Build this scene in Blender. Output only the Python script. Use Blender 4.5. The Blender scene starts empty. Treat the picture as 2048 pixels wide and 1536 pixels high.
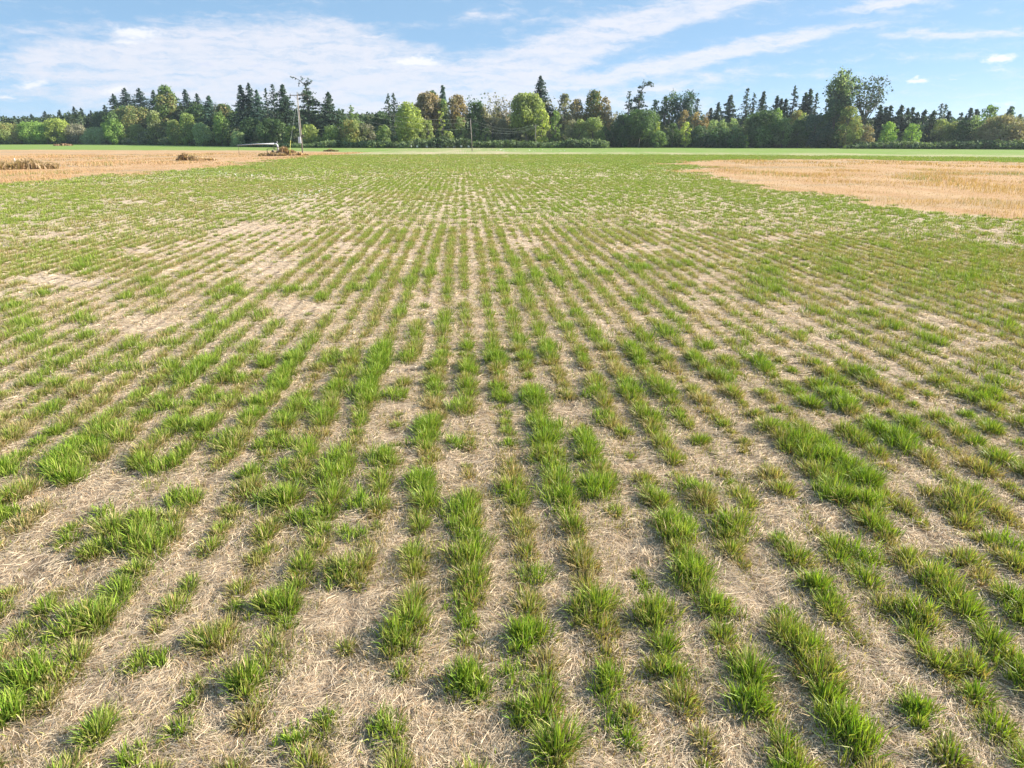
import bpy, math, random
import numpy as np
from mathutils import Vector, Matrix
R = math.radians
random.seed(7); RNG = np.random.default_rng(7)
scene = bpy.context.scene
COL = scene.collection

# ------------------------------------------------------------------ camera
F_PX = 1420.0; CX, CY = 1024.0, 768.0           # focal length and centre in pixels of the 2048 px photograph
CAM_H = 2.6; PITCH = R(19.08); YAW = R(3.77)
cam_d = bpy.data.cameras.new('camera'); cam = bpy.data.objects.new('camera', cam_d); COL.objects.link(cam)
cam.location = (0, 0, CAM_H); cam.rotation_euler = (R(90)-PITCH, 0, -YAW)
cam_d.sensor_width = 36.0; cam_d.lens = 36.0*F_PX/2048; cam_d.clip_start = 0.05; cam_d.clip_end = 12000
scene.camera = cam
FWD = np.array([math.sin(YAW)*math.cos(PITCH), math.cos(YAW)*math.cos(PITCH), -math.sin(PITCH)])
RGT = np.array([math.cos(YAW), -math.sin(YAW), 0.0])
UPV = np.cross(RGT, FWD)

def ray(u, v):
    d = FWD + RGT*(u-CX)/F_PX - UPV*(v-CY)/F_PX
    return d/np.linalg.norm(d)
def ground(u, v, z=0.0):
    d = ray(u, v); t = (z-CAM_H)/d[2]
    return np.array([d[0]*t, d[1]*t, z])
def at_dist(u, D, v=277.0):
    """ground point under column u at horizontal distance D"""
    d = ray(u, v); h = math.hypot(d[0], d[1])
    return np.array([d[0]/h*D, d[1]/h*D, 0.0])
def height_at(u, v, D):
    d = ray(u, v); return CAM_H + d[2]/math.hypot(d[0], d[1])*D
def px_to_m(px, D): return px*D*0.945/F_PX
def project(P):
    Q = P - np.array([0, 0, CAM_H])
    zc = Q@FWD
    return CX + F_PX*(Q@RGT)/zc, CY - F_PX*(Q@UPV)/zc

# ------------------------------------------------------------------ sun, sky, exposure
SUN_AZ, SUN_EL = R(85), R(28)                     # azimuth clockwise from +Y
sun_d = bpy.data.lights.new('sun', 'SUN'); sun = bpy.data.objects.new('sun', sun_d); COL.objects.link(sun)
sun_d.energy = 5.0; sun_d.angle = R(0.55); sun_d.color = (1.0, 0.92, 0.80)
sv = Vector((math.sin(SUN_AZ)*math.cos(SUN_EL), math.cos(SUN_AZ)*math.cos(SUN_EL), math.sin(SUN_EL)))
sun.rotation_euler = sv.to_track_quat('Z', 'Y').to_euler()
scene.view_settings.view_transform = 'Standard'; scene.view_settings.look = 'None'
scene.view_settings.exposure = 1.38; scene.view_settings.gamma = 1.0
scene.view_settings.use_curve_mapping = False

world = bpy.data.worlds.new('World'); scene.world = world; world.use_nodes = True
class NT:
    """tiny helper for writing node trees"""
    def __init__(s, tree): s.t = tree; tree.nodes.clear()
    def n(s, typ, **kw):
        nd = s.t.nodes.new(typ)
        for k, v in kw.items(): setattr(nd, k, v)
        return nd
    def put(s, sock, val):
        if val is None: return
        if isinstance(val, bpy.types.NodeSocket): s.t.links.new(val, sock)
        elif isinstance(val, (tuple, list)) and len(val) == 3 and sock.type == 'RGBA': sock.default_value = (*val, 1)
        else: sock.default_value = val
    def math(s, op, a, b=None, c=None, clamp=False):
        nd = s.n('ShaderNodeMath', operation=op, use_clamp=clamp)
        s.put(nd.inputs[0], a); s.put(nd.inputs[1], b); s.put(nd.inputs[2], c)
        return nd.outputs[0]
    def mix(s, f, a, b, mode='MIX'):
        nd = s.n('ShaderNodeMix', data_type='RGBA', blend_type=mode)
        s.put(nd.inputs[0], f); s.put(nd.inputs[6], a); s.put(nd.inputs[7], b)
        return nd.outputs[2]
    def ramp(s, x, lo, hi, smooth=True):
        nd = s.n('ShaderNodeMapRange', interpolation_type='SMOOTHSTEP' if smooth else 'LINEAR')
        s.put(nd.inputs[0], x); nd.inputs[1].default_value = lo; nd.inputs[2].default_value = hi
        return nd.outputs[0]
    def comb(s, x, y, z):
        nd = s.n('ShaderNodeCombineXYZ')
        for i, a in enumerate((x, y, z)): s.put(nd.inputs[i], a)
        return nd.outputs[0]
    def mapping(s, vec, loc=(0, 0, 0), rot=(0, 0, 0), scale=(1, 1, 1), typ='POINT'):
        nd = s.n('ShaderNodeMapping', vector_type=typ); s.put(nd.inputs[0], vec)
        nd.inputs[1].default_value = loc; nd.inputs[2].default_value = rot; nd.inputs[3].default_value = scale
        return nd.outputs[0]
    def noise(s, vec, scale, detail=4, rough=0.55, dist=0.0, color=False):
        nd = s.n('ShaderNodeTexNoise'); s.put(nd.inputs['Vector'], vec)
        nd.inputs['Scale'].default_value = scale; nd.inputs['Detail'].default_value = detail
        nd.inputs['Roughness'].default_value = rough; nd.inputs['Distortion'].default_value = dist
        return nd.outputs[1 if color else 0]
    def link(s, a, b): s.t.links.new(a, b)

def build_world():
    w = NT(world.node_tree)
    tc = w.n('ShaderNodeTexCoord').outputs['Generated']
    sep = w.n('ShaderNodeSeparateXYZ'); w.link(tc, sep.inputs[0])
    # the low sky is sampled a little higher up, where it is bluer, as on that clear day
    zz = w.math('ADD', w.math('MULTIPLY', w.math('MAXIMUM', sep.outputs[2], 0.0), 2.6), 0.10)
    nv = w.n('ShaderNodeVectorMath', operation='NORMALIZE'); w.link(w.comb(sep.outputs[0], sep.outputs[1], zz), nv.inputs[0])
    sky = w.n('ShaderNodeTexSky', sky_type='NISHITA')
    sky.sun_disc = False; sky.sun_elevation = SUN_EL; sky.sun_rotation = SUN_AZ
    sky.altitude = 60; sky.air_density = 1.0; sky.dust_density = 0.6; sky.ozone_density = 1.6
    w.link(nv.outputs[0], sky.inputs[0])
    az = w.math('MULTIPLY', w.math('ARCTAN2', sep.outputs[0], sep.outputs[1]), 57.2958)
    el = w.math('MULTIPLY', w.math('ARCSINE', sep.outputs[2]), 57.2958)
    P0 = w.comb(az, el, 0.0)
    def warp(amp, sc, seed):
        nz = w.noise(w.mapping(P0, loc=(seed, seed*2, 0), scale=(1, 2.2, 1)), sc, 4, 0.6, color=True)
        v = w.n('ShaderNodeVectorMath', operation='SUBTRACT'); w.link(nz, v.inputs[0]); v.inputs[1].default_value = (.5, .5, .5)
        m = w.n('ShaderNodeVectorMath', operation='MULTIPLY'); w.link(v.outputs[0], m.inputs[0]); m.inputs[1].default_value = (amp, amp*0.4, 0)
        a = w.n('ShaderNodeVectorMath', operation='ADD'); w.link(P0, a.inputs[0]); w.link(m.outputs[0], a.inputs[1])
        return a.outputs[0]
    def azel(u, v):
        d = ray(u, v); return math.degrees(math.atan2(d[0], d[1])), math.degrees(math.asin(d[2]))
    def blobs(vec, lst, k=1.0):
        tot = None
        for (u, v, ru, rv, rot, st) in lst:
            ru *= k; rv *= k
            a, e = azel(u, v); a1, _ = azel(u+10, v); _, e1 = azel(u, v-10)
            m = w.mapping(vec, loc=(a, e, 0), rot=(0, 0, R(rot)), scale=(ru*(a1-a)/10, rv*(e1-e)/10, 50), typ='TEXTURE')
            g = w.n('ShaderNodeTexGradient', gradient_type='QUADRATIC_SPHERE'); w.link(m, g.inputs[0])
            g = w.math('MULTIPLY', g.outputs[1], st)
            tot = g if tot is None else w.math('ADD', tot, g)
        return tot
    cir = blobs(warp(3.2, 0.22, 3.0), [
        (560, 150, 660, 160, 2, 2.0), (330, 120, 460, 110, 4, 1.2), (120, 110, 330, 60, 4, .7), (150, 190, 300, 35, 3, .6), (620, 90, 300, 75, 0, 1.2), (665, 45, 110, 50, -12, 1.1), (860, 190, 500, 100, 0, 1.6),
        (1080, 120, 330, 90, 14, 1.5), (1230, 60, 330, 62, 13, 1.7), (1430, 15, 330, 45, 10, 1.5), (1380, 120, 420, 30, 11, 1.5), (1560, 85, 300, 24, 9, .9),
        (950, 38, 170, 20, 3, 1.1), (1250, 150, 300, 40, 5, .8), (1790, 6, 200, 22, 3, 1.5), (1930, 68, 280, 18, -3, 1.7), (1480, 100, 380, 30, 10, 1.0), (1330, 175, 330, 30, 6, .9), (1800, 62, 120, 20, 0, .6), (1250, 215, 420, 40, 0, .7),
        (90, 60, 260, 30, 6, .35), (120, 130, 300, 45, 3, .55), (1500, 150, 260, 12, -3, .45), (330, 230, 360, 40, 0, .55), (980, 250, 700, 60, 0, .7), (1900, 120, 300, 60, 0, .15)])
    hol = blobs(warp(1.8, 0.3, 9.0), [(1400, 62, 150, 17, 5, 1.6), (900, 75, 260, 28, -3, 1.2), (800, 25, 260, 35, 0, 1.3), (930, 143, 90, 6, 0, .7), (1570, 48, 200, 12, 7, .8),
        (300, 20, 420, 40, 3, .5), (60, 210, 120, 20, 5, .4), (350, 205, 110, 16, 0, .35)])
    fib = w.noise(w.mapping(warp(2.6, 0.6, 5), rot=(0, 0, R(-13)), scale=(0.22, 1.9, 1)), 1.0, 9, 0.68, 0.5)
    puf = w.noise(w.mapping(warp(1.5, .8, 2), scale=(.4, 1.0, 1)), 1.6, 8, 0.68)
    c = w.math('SUBTRACT', cir, w.math('MULTIPLY', hol, 0.9))
    c = w.math('MINIMUM', c, 1.0)
    c = w.math('ADD', c, w.math('MULTIPLY', w.math('SUBTRACT', fib, 0.5), 2.4))
    c = w.math('ADD', c, w.math('MULTIPLY', w.math('SUBTRACT', puf, 0.5), 1.5))
    c = w.ramp(c, -0.12, 1.32)
    # thin pale veil towards the horizon
    veil = w.math('MULTIPLY', w.ramp(w.math('MULTIPLY', el, -1), -5.5, 0.3), 0.55)
    base = w.mix(.6, w.mix(1.0, sky.outputs[0], (0.95, 1.05, 1.05), 'MULTIPLY'), (1.7, 2.9, 4.2))
    col = w.mix(veil, base, (2.7, 3.55, 4.35))
    col = w.mix(w.math('MULTIPLY', c, 0.90), col, (4.05, 4.1, 4.5))
    # small cumulus: bright tops, faint grey bases
    lst = [(68, 168, 50, 14, 12, 1), (232, 180, 46, 12, 12, 1), (270, 66, 66, 17, -2, 1.2), (252, 84, 40, 8, 0, .7), (832, 124, 62, 15, 0, 1.4), (745, 134, 45, 7, 0, .5),
           (2003, 117, 40, 13, 0, 1.5), (1838, 160, 30, 7, 0, 1.4), (1905, 156, 26, 4, 0, .6), (12, 193, 30, 8, 0, .8), (2010, 208, 60, 10, 0, .5), (2000, 140, 50, 9, 0, .5)]
    cw = warp(1.8, 1.1, 1.0)
    pu = w.ramp(w.math('ADD', blobs(cw, lst, 1.6), w.math('MULTIPLY', w.math('SUBTRACT', w.noise(w.mapping(P0, scale=(1.2, 2.4, 1)), 1.8, 6, .65), .55), .8)), 0.10, 0.75)
    col = w.mix(w.math('MULTIPLY', pu, 0.85), col, (4.7, 4.7, 4.9))
    gl = w.ramp(blobs(cw, [(410, 130, 30, 10, 5, 1), (512, 133, 28, 7, 0, 1), (835, 132, 66, 7, 0, .7), (1025, 166, 48, 7, 0, .9), (1135, 155, 48, 7, 0, .9), (700, 178, 60, 4, 0, .6), (930, 178, 50, 7, 0, .5), (262, 78, 66, 7, 0, .35)]), 0.05, 0.6)
    col = w.mix(w.math('MULTIPLY', gl, 0.55), col, (3.1, 3.5, 4.5))
    bg = w.n('ShaderNodeBackground'); w.link(col, bg.inputs[0]); bg.inputs[1].default_value = 0.085
    out = w.n('ShaderNodeOutputWorld'); w.link(bg.outputs[0], out.inputs[0])
build_world()

# ------------------------------------------------------------------ helpers
def tag(o, label=None, cat=None, group=None, kind=None):
    if label: o['label'] = label
    if cat: o['category'] = cat
    if group: o['group'] = group
    if kind: o['kind'] = kind
    return o
def link(name, me, mat, parent=None):
    o = bpy.data.objects.new(name, me); COL.objects.link(o)
    if mat is not None: me.materials.append(mat)
    if parent is not None: o.parent = parent
    return o
def empty(name, loc, rz=0.0):
    o = bpy.data.objects.new(name, None); COL.objects.link(o); o.location = loc; o.rotation_euler = (0, 0, rz)
    o.empty_display_size = 0.5
    return o
def np_mesh(name, V, Fc, C=None, smooth=False):
    """mesh from (n,3) verts, (m,k) faces of one size k, optional (n,3) vertex colours"""
    V = np.asarray(V, np.float32); Fc = np.asarray(Fc, np.int32)
    me = bpy.data.meshes.new(name); n, (m, k) = len(V), Fc.shape
    me.vertices.add(n); me.vertices.foreach_set('co', V.ravel())
    me.loops.add(m*k); me.loops.foreach_set('vertex_index', Fc.ravel())
    me.polygons.add(m); me.polygons.foreach_set('loop_start', np.arange(0, m*k, k, dtype=np.int32))
    if smooth: me.polygons.foreach_set('use_smooth', np.ones(m, bool))
    if C is not None:
        a = me.attributes.new('Col', 'FLOAT_COLOR', 'POINT')
        c4 = np.ones((n, 4), np.float32); c4[:, :3] = C; a.data.foreach_set('color', c4.ravel())
    me.update(calc_edges=True)
    return me
class MB:
    """collects mixed polygons of one part"""
    def __init__(s): s.v = []; s.f = []
    def add(s, v, f):
        o = len(s.v); s.v += [tuple(map(float, p)) for p in v]; s.f += [tuple(i+o for i in q) for q in f]
    def box(s, c, size, bev=0.0, M=None):
        x, y, z = [a/2 for a in size]; b = bev
        vs = []
        for sz in (-1, 1):
            for (px, py) in ((-x+b, -y), (x-b, -y), (x, -y+b), (x, y-b), (x-b, y), (-x+b, y), (-x, y-b), (-x, -y+b)):
                vs.append((px, py, sz*z))
        f = [tuple(range(7, -1, -1)), tuple(range(8, 16))] + [(i, (i+1) % 8, 8+(i+1) % 8, 8+i) for i in range(8)]
        if b == 0:
            vs = [(sx*x, sy*y, sz*z) for sz in (-1, 1) for (sx, sy) in ((-1, -1), (1, -1), (1, 1), (-1, 1))]
            f = [(3, 2, 1, 0), (4, 5, 6, 7)] + [(i, (i+1) % 4, 4+(i+1) % 4, 4+i) for i in range(4)]
        if M is not None: vs = [M@Vector(p) for p in vs]
        s.add([(p[0]+c[0], p[1]+c[1], p[2]+c[2]) for p in vs], f)
    def tube(s, pts, rad, k=8, caps=True):
        pts = [Vector(p) for p in pts]; n = len(pts)
        if not hasattr(rad, '__len__'): rad = [rad]*n
        vs, f = [], []; ref = None
        for i, p in enumerate(pts):
            t = (pts[min(i+1, n-1)]-pts[max(i-1, 0)]).normalized()
            if ref is None: ref = Vector((0, 0, 1)) if abs(t.z) < .9 else Vector((1, 0, 0))
            a = t.cross(ref).normalized(); b = t.cross(a); ref = -b if False else ref
            for j in range(k):
                w = 2*math.pi*j/k; vs.append(p+(a*math.cos(w)+b*math.sin(w))*rad[i])
        for i in range(n-1):
            for j in range(k): f.append((i*k+j, i*k+(j+1) % k, (i+1)*k+(j+1) % k, (i+1)*k+j))
        if caps: f.append(tuple(range(k-1, -1, -1))); f.append(tuple((n-1)*k+j for j in range(k)))
        s.add(vs, f)
    def build(s, name, mat, parent=None, smooth=False):
        me = bpy.data.meshes.new(name); me.from_pydata(s.v, [], s.f)
        if smooth: me.polygons.foreach_set('use_smooth', np.ones(len(me.polygons), bool))
        me.update(); return link(name, me, mat, parent)

def _h(ix, iy, seed):
    a = (ix.astype(np.int64)*374761393 + iy.astype(np.int64)*668265263 + seed*982451653) & 0xffffffff
    a = ((a ^ (a >> 13))*1274126177) & 0xffffffff
    a = (a ^ (a >> 16)) & 0xffffffff
    return a/4294967295.0
def vn(x, y, seed=0):
    x = np.asarray(x, float); y = np.asarray(y, float)
    ix, iy = np.floor(x), np.floor(y); fx, fy = x-ix, y-iy
    fx = fx*fx*(3-2*fx); fy = fy*fy*(3-2*fy)
    a = _h(ix, iy, seed); b = _h(ix+1, iy, seed); c = _h(ix, iy+1, seed); d = _h(ix+1, iy+1, seed)
    return (a*(1-fx)+b*fx)*(1-fy)+(c*(1-fx)+d*fx)*fy
def fbm(x, y, seed=0, o=3):
    t = 0; w = 0.5; s = 0
    for i in range(o):
        t = t+w*vn(x*2**i, y*2**i, seed+i*17); s += w; w *= .5
    return t/s
def sstep(x, a, b):
    t = np.clip((x-a)/(b-a), 0, 1); return t*t*(3-2*t)

# ------------------------------------------------------------------ materials
def mat_attr(name, rough=0.6, trans=0.3, trans_tint=(1.0, 1.15, 0.55), var=0.0, spec=0.25):
    m = bpy.data.materials.new(name); m.use_nodes = True; w = NT(m.node_tree)
    at = w.n('ShaderNodeAttribute', attribute_name='Col')
    col = at.outputs[0]
    if var:
        g = w.n('ShaderNodeNewGeometry')
        nz = w.noise(g.outputs[0], var, 3, .6)
        col = w.mix(w.ramp(nz, .3, .7), w.mix(1, col, (.72, .72, .74), 'MULTIPLY'), w.mix(1, col, (1.25, 1.22, 1.15), 'MULTIPLY'))
    p = w.n('ShaderNodeBsdfPrincipled'); w.link(col, p.inputs['Base Color']); p.inputs['Roughness'].default_value = rough
    p.inputs['Specular IOR Level'].default_value = spec
    out = w.n('ShaderNodeOutputMaterial')
    if trans:
        t = w.n('ShaderNodeBsdfTranslucent'); w.link(w.mix(1, col, trans_tint, 'MULTIPLY'), t.inputs[0])
        mx = w.n('ShaderNodeMixShader'); mx.inputs[0].default_value = trans
        w.link(p.outputs[0], mx.inputs[1]); w.link(t.outputs[0], mx.inputs[2]); w.link(mx.outputs[0], out.inputs[0])
    else: w.link(p.outputs[0], out.inputs[0])
    return m
def mat_plain(name, c1, c2, scale=8, rough=0.7, metal=0.0, stretch=(1, 1, 1), bump=0.0):
    m = bpy.data.materials.new(name); m.use_nodes = True; w = NT(m.node_tree)
    tc = w.n('ShaderNodeTexCoord').outputs['Object']
    nz = w.noise(w.mapping(tc, scale=stretch), scale, 5, .6)
    col = w.mix(w.ramp(nz, .35, .65), c1, c2)
    p = w.n('ShaderNodeBsdfPrincipled'); w.link(col, p.inputs['Base Color']); p.inputs['Roughness'].default_value = rough; p.inputs['Metallic'].default_value = metal
    if bump:
        b = w.n('ShaderNodeBump'); b.inputs[0].default_value = bump; w.link(nz, b.inputs['Height']); w.link(b.outputs[0], p.inputs['Normal'])
    out = w.n('ShaderNodeOutputMaterial'); w.link(p.outputs[0], out.inputs[0])
    return m
M_BLADE = mat_attr('grass_blade', 0.5, 0.28, (1.2, 1.3, 0.40))
M_STRAW = mat_attr('straw', 0.7, 0.20, (1, .95, .8))
M_LEAF = mat_attr('foliage', 0.6, 0.38, (1.2, 1.25, 0.6))
M_BARK = mat_plain('bark', (.10, .085, .07), (.19, .17, .145), 3, .9, stretch=(1, 1, .2))
M_PALEBARK = mat_plain('pale_bark', (.24, .22, .19), (.38, .35, .30), 3, .9, stretch=(1, 1, .2))
M_POLE = mat_plain('pole_wood', (.16, .14, .115), (.32, .28, .24), 6, .85, stretch=(1, 1, .1))
M_PIPE = mat_plain('pipe_aluminium', (.48, .50, .52), (.60, .62, .64), 3, .5, 0.2)
M_DARK = mat_plain('dark_steel', (.05, .045, .04), (.10, .085, .07), 6, .6, .4)
M_BOX = mat_plain('pale_grey_paint', (.62, .65, .70), (.72, .74, .78), 2, .5)
M_WHITE = mat_plain('white_paint', (.78, .78, .76), (.86, .86, .84), 3, .6)
M_YEL = mat_plain('yellow_sleeve', (.62, .58, .12), (.70, .66, .18), 4, .5)
M_WIRE = mat_plain('wire', (.22, .25, .22), (.3, .33, .3), 3, .5, .3)

# ------------------------------------------------------------------ the field
ROW = 0.35
def gpoly(pts): return np.array([ground(u, v)[:2] for u, v in pts])
DRY_L = gpoly([(-1500, 640), (-600, 455), (0, 372), (250, 349), (420, 335), (540, 320), (620, 312.5), (720, 306), (640, 303), (530, 301), (0, 299.5), (-900, 301), (-2500, 305)])
DRY_R = gpoly([(1325, 327), (1400, 321.5), (1550, 319), (1690, 318.5), (2048, 325), (3100, 345), (3600, 620), (2500, 500), (2048, 437), (1939, 428), (1884, 424), (1811, 416), (1731, 404), (1643, 388), (1555, 376), (1482, 366), (1390, 350), (1355, 340), (1400, 334)])
def sdf(P, poly):
    """signed distance, positive inside"""
    x, y = P[:, 0], P[:, 1]; best = np.full(len(P), 1e9); ins = np.zeros(len(P), bool)
    n = len(poly)
    for i in range(n):
        ax, ay = poly[i]; bx, by = poly[(i+1) % n]
        ex, ey = bx-ax, by-ay; t = np.clip(((x-ax)*ex+(y-ay)*ey)/(ex*ex+ey*ey+1e-9), 0, 1)
        best = np.minimum(best, (x-ax-ex*t)**2+(y-ay-ey*t)**2)
        c = ((ay > y) != (by > y)); xi = ax+(y-ay)*ex/(ey if abs(ey) > 1e-9 else 1e-9)
        ins ^= (c & (x < xi))
    d = np.sqrt(best); return np.where(ins, d, -d)
def dryness(P):
    r = np.hypot(P[:, 0], P[:, 1])
    n = (fbm(P[:, 0]/3, P[:, 1]/3, 5)-.5)*0.10*np.clip(r, 15, 90)+(fbm(P[:, 0]/.8, P[:, 1]/.8, 6)-.5)*4.5
    return np.maximum(sstep(sdf(P, DRY_L)+n, -.8, .8), sstep(sdf(P, DRY_R)+n, -.8, .8))

BARE = [(190,1000,150,50),(60,1150,90,50),(240,1265,80,45),(180,1400,95,60),(80,1500,110,40),(340,1340,55,50),(800,1400,90,45),(960,1500,45,40),(850,1470,90,40),
 (790,812,60,28),(830,745,50,25),(620,622,75,22),(560,612,50,15),(1180,830,55,24),(1790,1330,85,65),(1715,1225,50,32),(1590,1035,60,50),(1480,930,60,20),(1870,1080,110,22),
 (1650,842,60,22),(1480,760,75,18),(1640,690,60,20),(1560,640,90,28),(1430,600,50,20),(1400,560,70,18),(1060,488,50,22),(700,497,50,15),(1270,500,80,12),
 (200,600,110,18),(250,660,90,15),(120,560,100,15),(330,640,60,15),(240,402,70,8),(100,470,80,9),(260,500,80,11),(470,455,60,9),(60,590,80,12),
 (1850,640,80,10),(2000,600,50,14),(1990,465,60,10),(1560,480,80,8),(1870,820,60,20),(1960,690,60,14),(1730,620,50,10),(1470,1250,50,50),(1560,1200,40,30),(1330,1130,40,50),
 (600,1260,35,60),(430,1180,50,60),(690,1230,40,60),(660,1390,60,45),(740,1330,40,40),(960,840,14,40),(330,440,60,8),(560,540,60,12),(1220,680,14,30),(720,690,40,16),
 (1700,500,60,8),(1330,1230,25,60),(1150,740,12,50),(430,960,40,30),(820,1010,16,50),(1280,930,40,24),(1240,1080,24,40),(980,1180,12,60),(880,1130,12,60),(1030,900,12,60)]
LUSH = [(124,925,60),(20,937,30),(12,1024,40),(33,979,30),(315,925,35),(356,983,35),(269,1066,55),(290,1037,45),(157,1227,52),(62,1335,60),(17,1409,55),(95,1281,30),(604,1028,40),(662,941,46),(683,1140,40),
 (497,1347,54),(588,1480,40),(323,1318,30),(257,1521,40),(534,1198,45),(534,983,38),(567,933,28),(207,1020,28),(393,1277,25),(650,1430,30),(672,915,40),(756,908,36),(844,882,28),(914,878,28),(1094,900,44),
 (1112,979,42),(1178,886,36),(1191,966,45),(1011,974,36),(918,1010,42),(932,1106,50),(716,996,38),(703,1062,32),(690,1133,44),(835,961,36),(795,1260,55),(932,1344,54),(932,1220,40),(1046,1256,50),(1033,1344,38),
 (1046,1419,44),(1099,1498,38),(1169,1212,46),(1306,1212,58),(1218,1348,46),(1332,1335,46),(1222,1423,40),(1354,1062,46),(1301,983,34),(1380,1142,42),(756,1436,38),(1130,1023,28),(1630,895,56),(1682,935,38),
 (1462,1032,56),(1396,970,38),(1370,1049,42),(1656,983,42),(1735,996,44),(1766,1054,30),(1801,878,42),(1916,988,54),(1726,1098,42),(1388,1146,46),(1440,1212,42),(1665,1190,38),(1828,1212,52),(1876,1146,54),(1612,1291,54),
 (1568,1230,32),(1480,1335,42),(1502,1397,54),(1691,1445,74),(1832,1414,44),(1933,1318,46),(2034,1326,54),(1564,1520,46),(2034,1225,38),(2021,1076,38),
 (294,558,18),(315,579,20),(250,589,22),(157,527,25),(171,510,25),(89,582,20),(164,627,28),(24,609,20),(44,640,25),(62,671,30),(116,712,40),(178,668,20),(263,685,25),(335,678,20),(404,712,34),(373,739,38),(335,715,20),
 (263,726,25),(205,729,25),(68,757,30),(212,852,44),(175,880,40),(130,904,50),(342,804,28),(434,794,22),(386,849,30),(451,869,35),(554,753,30),(479,750,25),(513,794,32),(633,811,32),(561,828,25),(595,880,30),(581,709,22),(513,709,18),
 (643,589,22),(585,568,30),(489,688,22),(468,575,25),(520,620,25),(434,644,28),(523,883,25),(677,712,28),(857,541,20),(820,558,22),(751,551,20),(710,568,28),(799,620,25),(760,705,40),(742,735,38),(720,775,35),(830,667,20),(881,643,20),
 (816,708,25),(785,784,28),(731,790,30),(1004,572,24),(1035,555,25),(1073,544,25),(1110,551,25),(1090,510,22),(1028,514,20),(1055,600,22),(1151,620,25),(1189,657,30),(1137,647,22),(1042,671,28),(980,691,22),(987,719,25),(1096,691,25),
 (936,736,25),(1070,790,40),(1090,842,42),(1189,784,25),(1264,773,35),(1315,766,30),(1281,719,22),(1267,691,22),(1288,664,25),(1332,654,28),(1206,828,28),(1315,831,35),(915,804,30),(994,784,20),(857,859,30),(849,849,30),
 (1281,527,25),(1209,541,20),(1172,544,20),(1277,596,20),(1349,568,22),(1536,531,26),(1522,551,32),(1553,572,25),(1676,534,22),(1447,743,40),(1526,726,24),(1406,691,18),(1666,671,15),(1601,664,15),(1635,616,25),(1775,643,26),(1871,674,26),
 (1953,541,35),(2015,647,22),(1998,756,36),(1963,790,35),(1676,784,38),(1690,808,30),(1600,868,44),(1789,862,34),(1560,849,28),(1491,685,15),(1731,620,22),(1105,935,40),(1100,860,36),(760,690,30),(925,1060,40),(935,1160,40)]
ALU = np.array(BARE, float)
def handmap(P):
    """how bare (negative) or lush (positive) the photograph shows the field at ground points P"""
    u, v = project(np.column_stack([P[:, :2], np.zeros(len(P))])); out = np.zeros(len(P))
    for (bu, bv, ru, rv) in BARE:
        d = ((u-bu)/ru)**2+((v-bv)/rv)**2; out -= np.exp(-d**1.3*1.1)
    for (bu, bv, r) in LUSH:
        d = ((u-bu)/(r*1.1))**2+((v-bv-r*.25)/(r*.75))**2; out += .8*np.exp(-d*1.2)
    return np.clip(out, -1, 1)
def zground(x, y):
    """gentle unevenness of the soil"""
    r = np.hypot(x, y)
    return (fbm(x*1.4, y*1.1, 31)-.5)*.05*np.exp(-r/60)+(fbm(x*6, y*6, 32, 2)-.5)*.018*np.exp(-r/14)
def presence(P):
    xr = np.round(P[:, 0]/ROW); x, y = P[:, 0], P[:, 1]; r = np.hypot(x, y)
    hm = handmap(P); hm = np.where(hm < 0, hm*(1-.30*sstep(r, 6, 14)), hm)
    clump = vn(xr*7.31+.5, y/.24+xr*3.7, 1); clump2 = vn(xr*3.1+.2, y/.7+xr*1.3, 2)
    mid = fbm(x/1.1, y/1.7, 3); big = fbm(x/5, y/9, 4)
    rowv = vn(xr*5.13+.4, y/6+xr*.77, 13)
    v = .34*clump+.20*clump2+.16*mid+.16*big+.24*rowv-.02+.34*hm
    far = sstep(r, 7, 20); v = v+far*(.025+.34*(fbm(x/2.2, y/11, 14)-.5)+.22*(fbm(x/7, y/16, 15)-.5)); right = far*0+sstep(x/np.maximum(y, 1), .05, .5)*sstep(r, 5, 14)*.10
    return v+right+.08*sstep(r, 8, 30)+.10*sstep(r, 30, 80)

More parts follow.
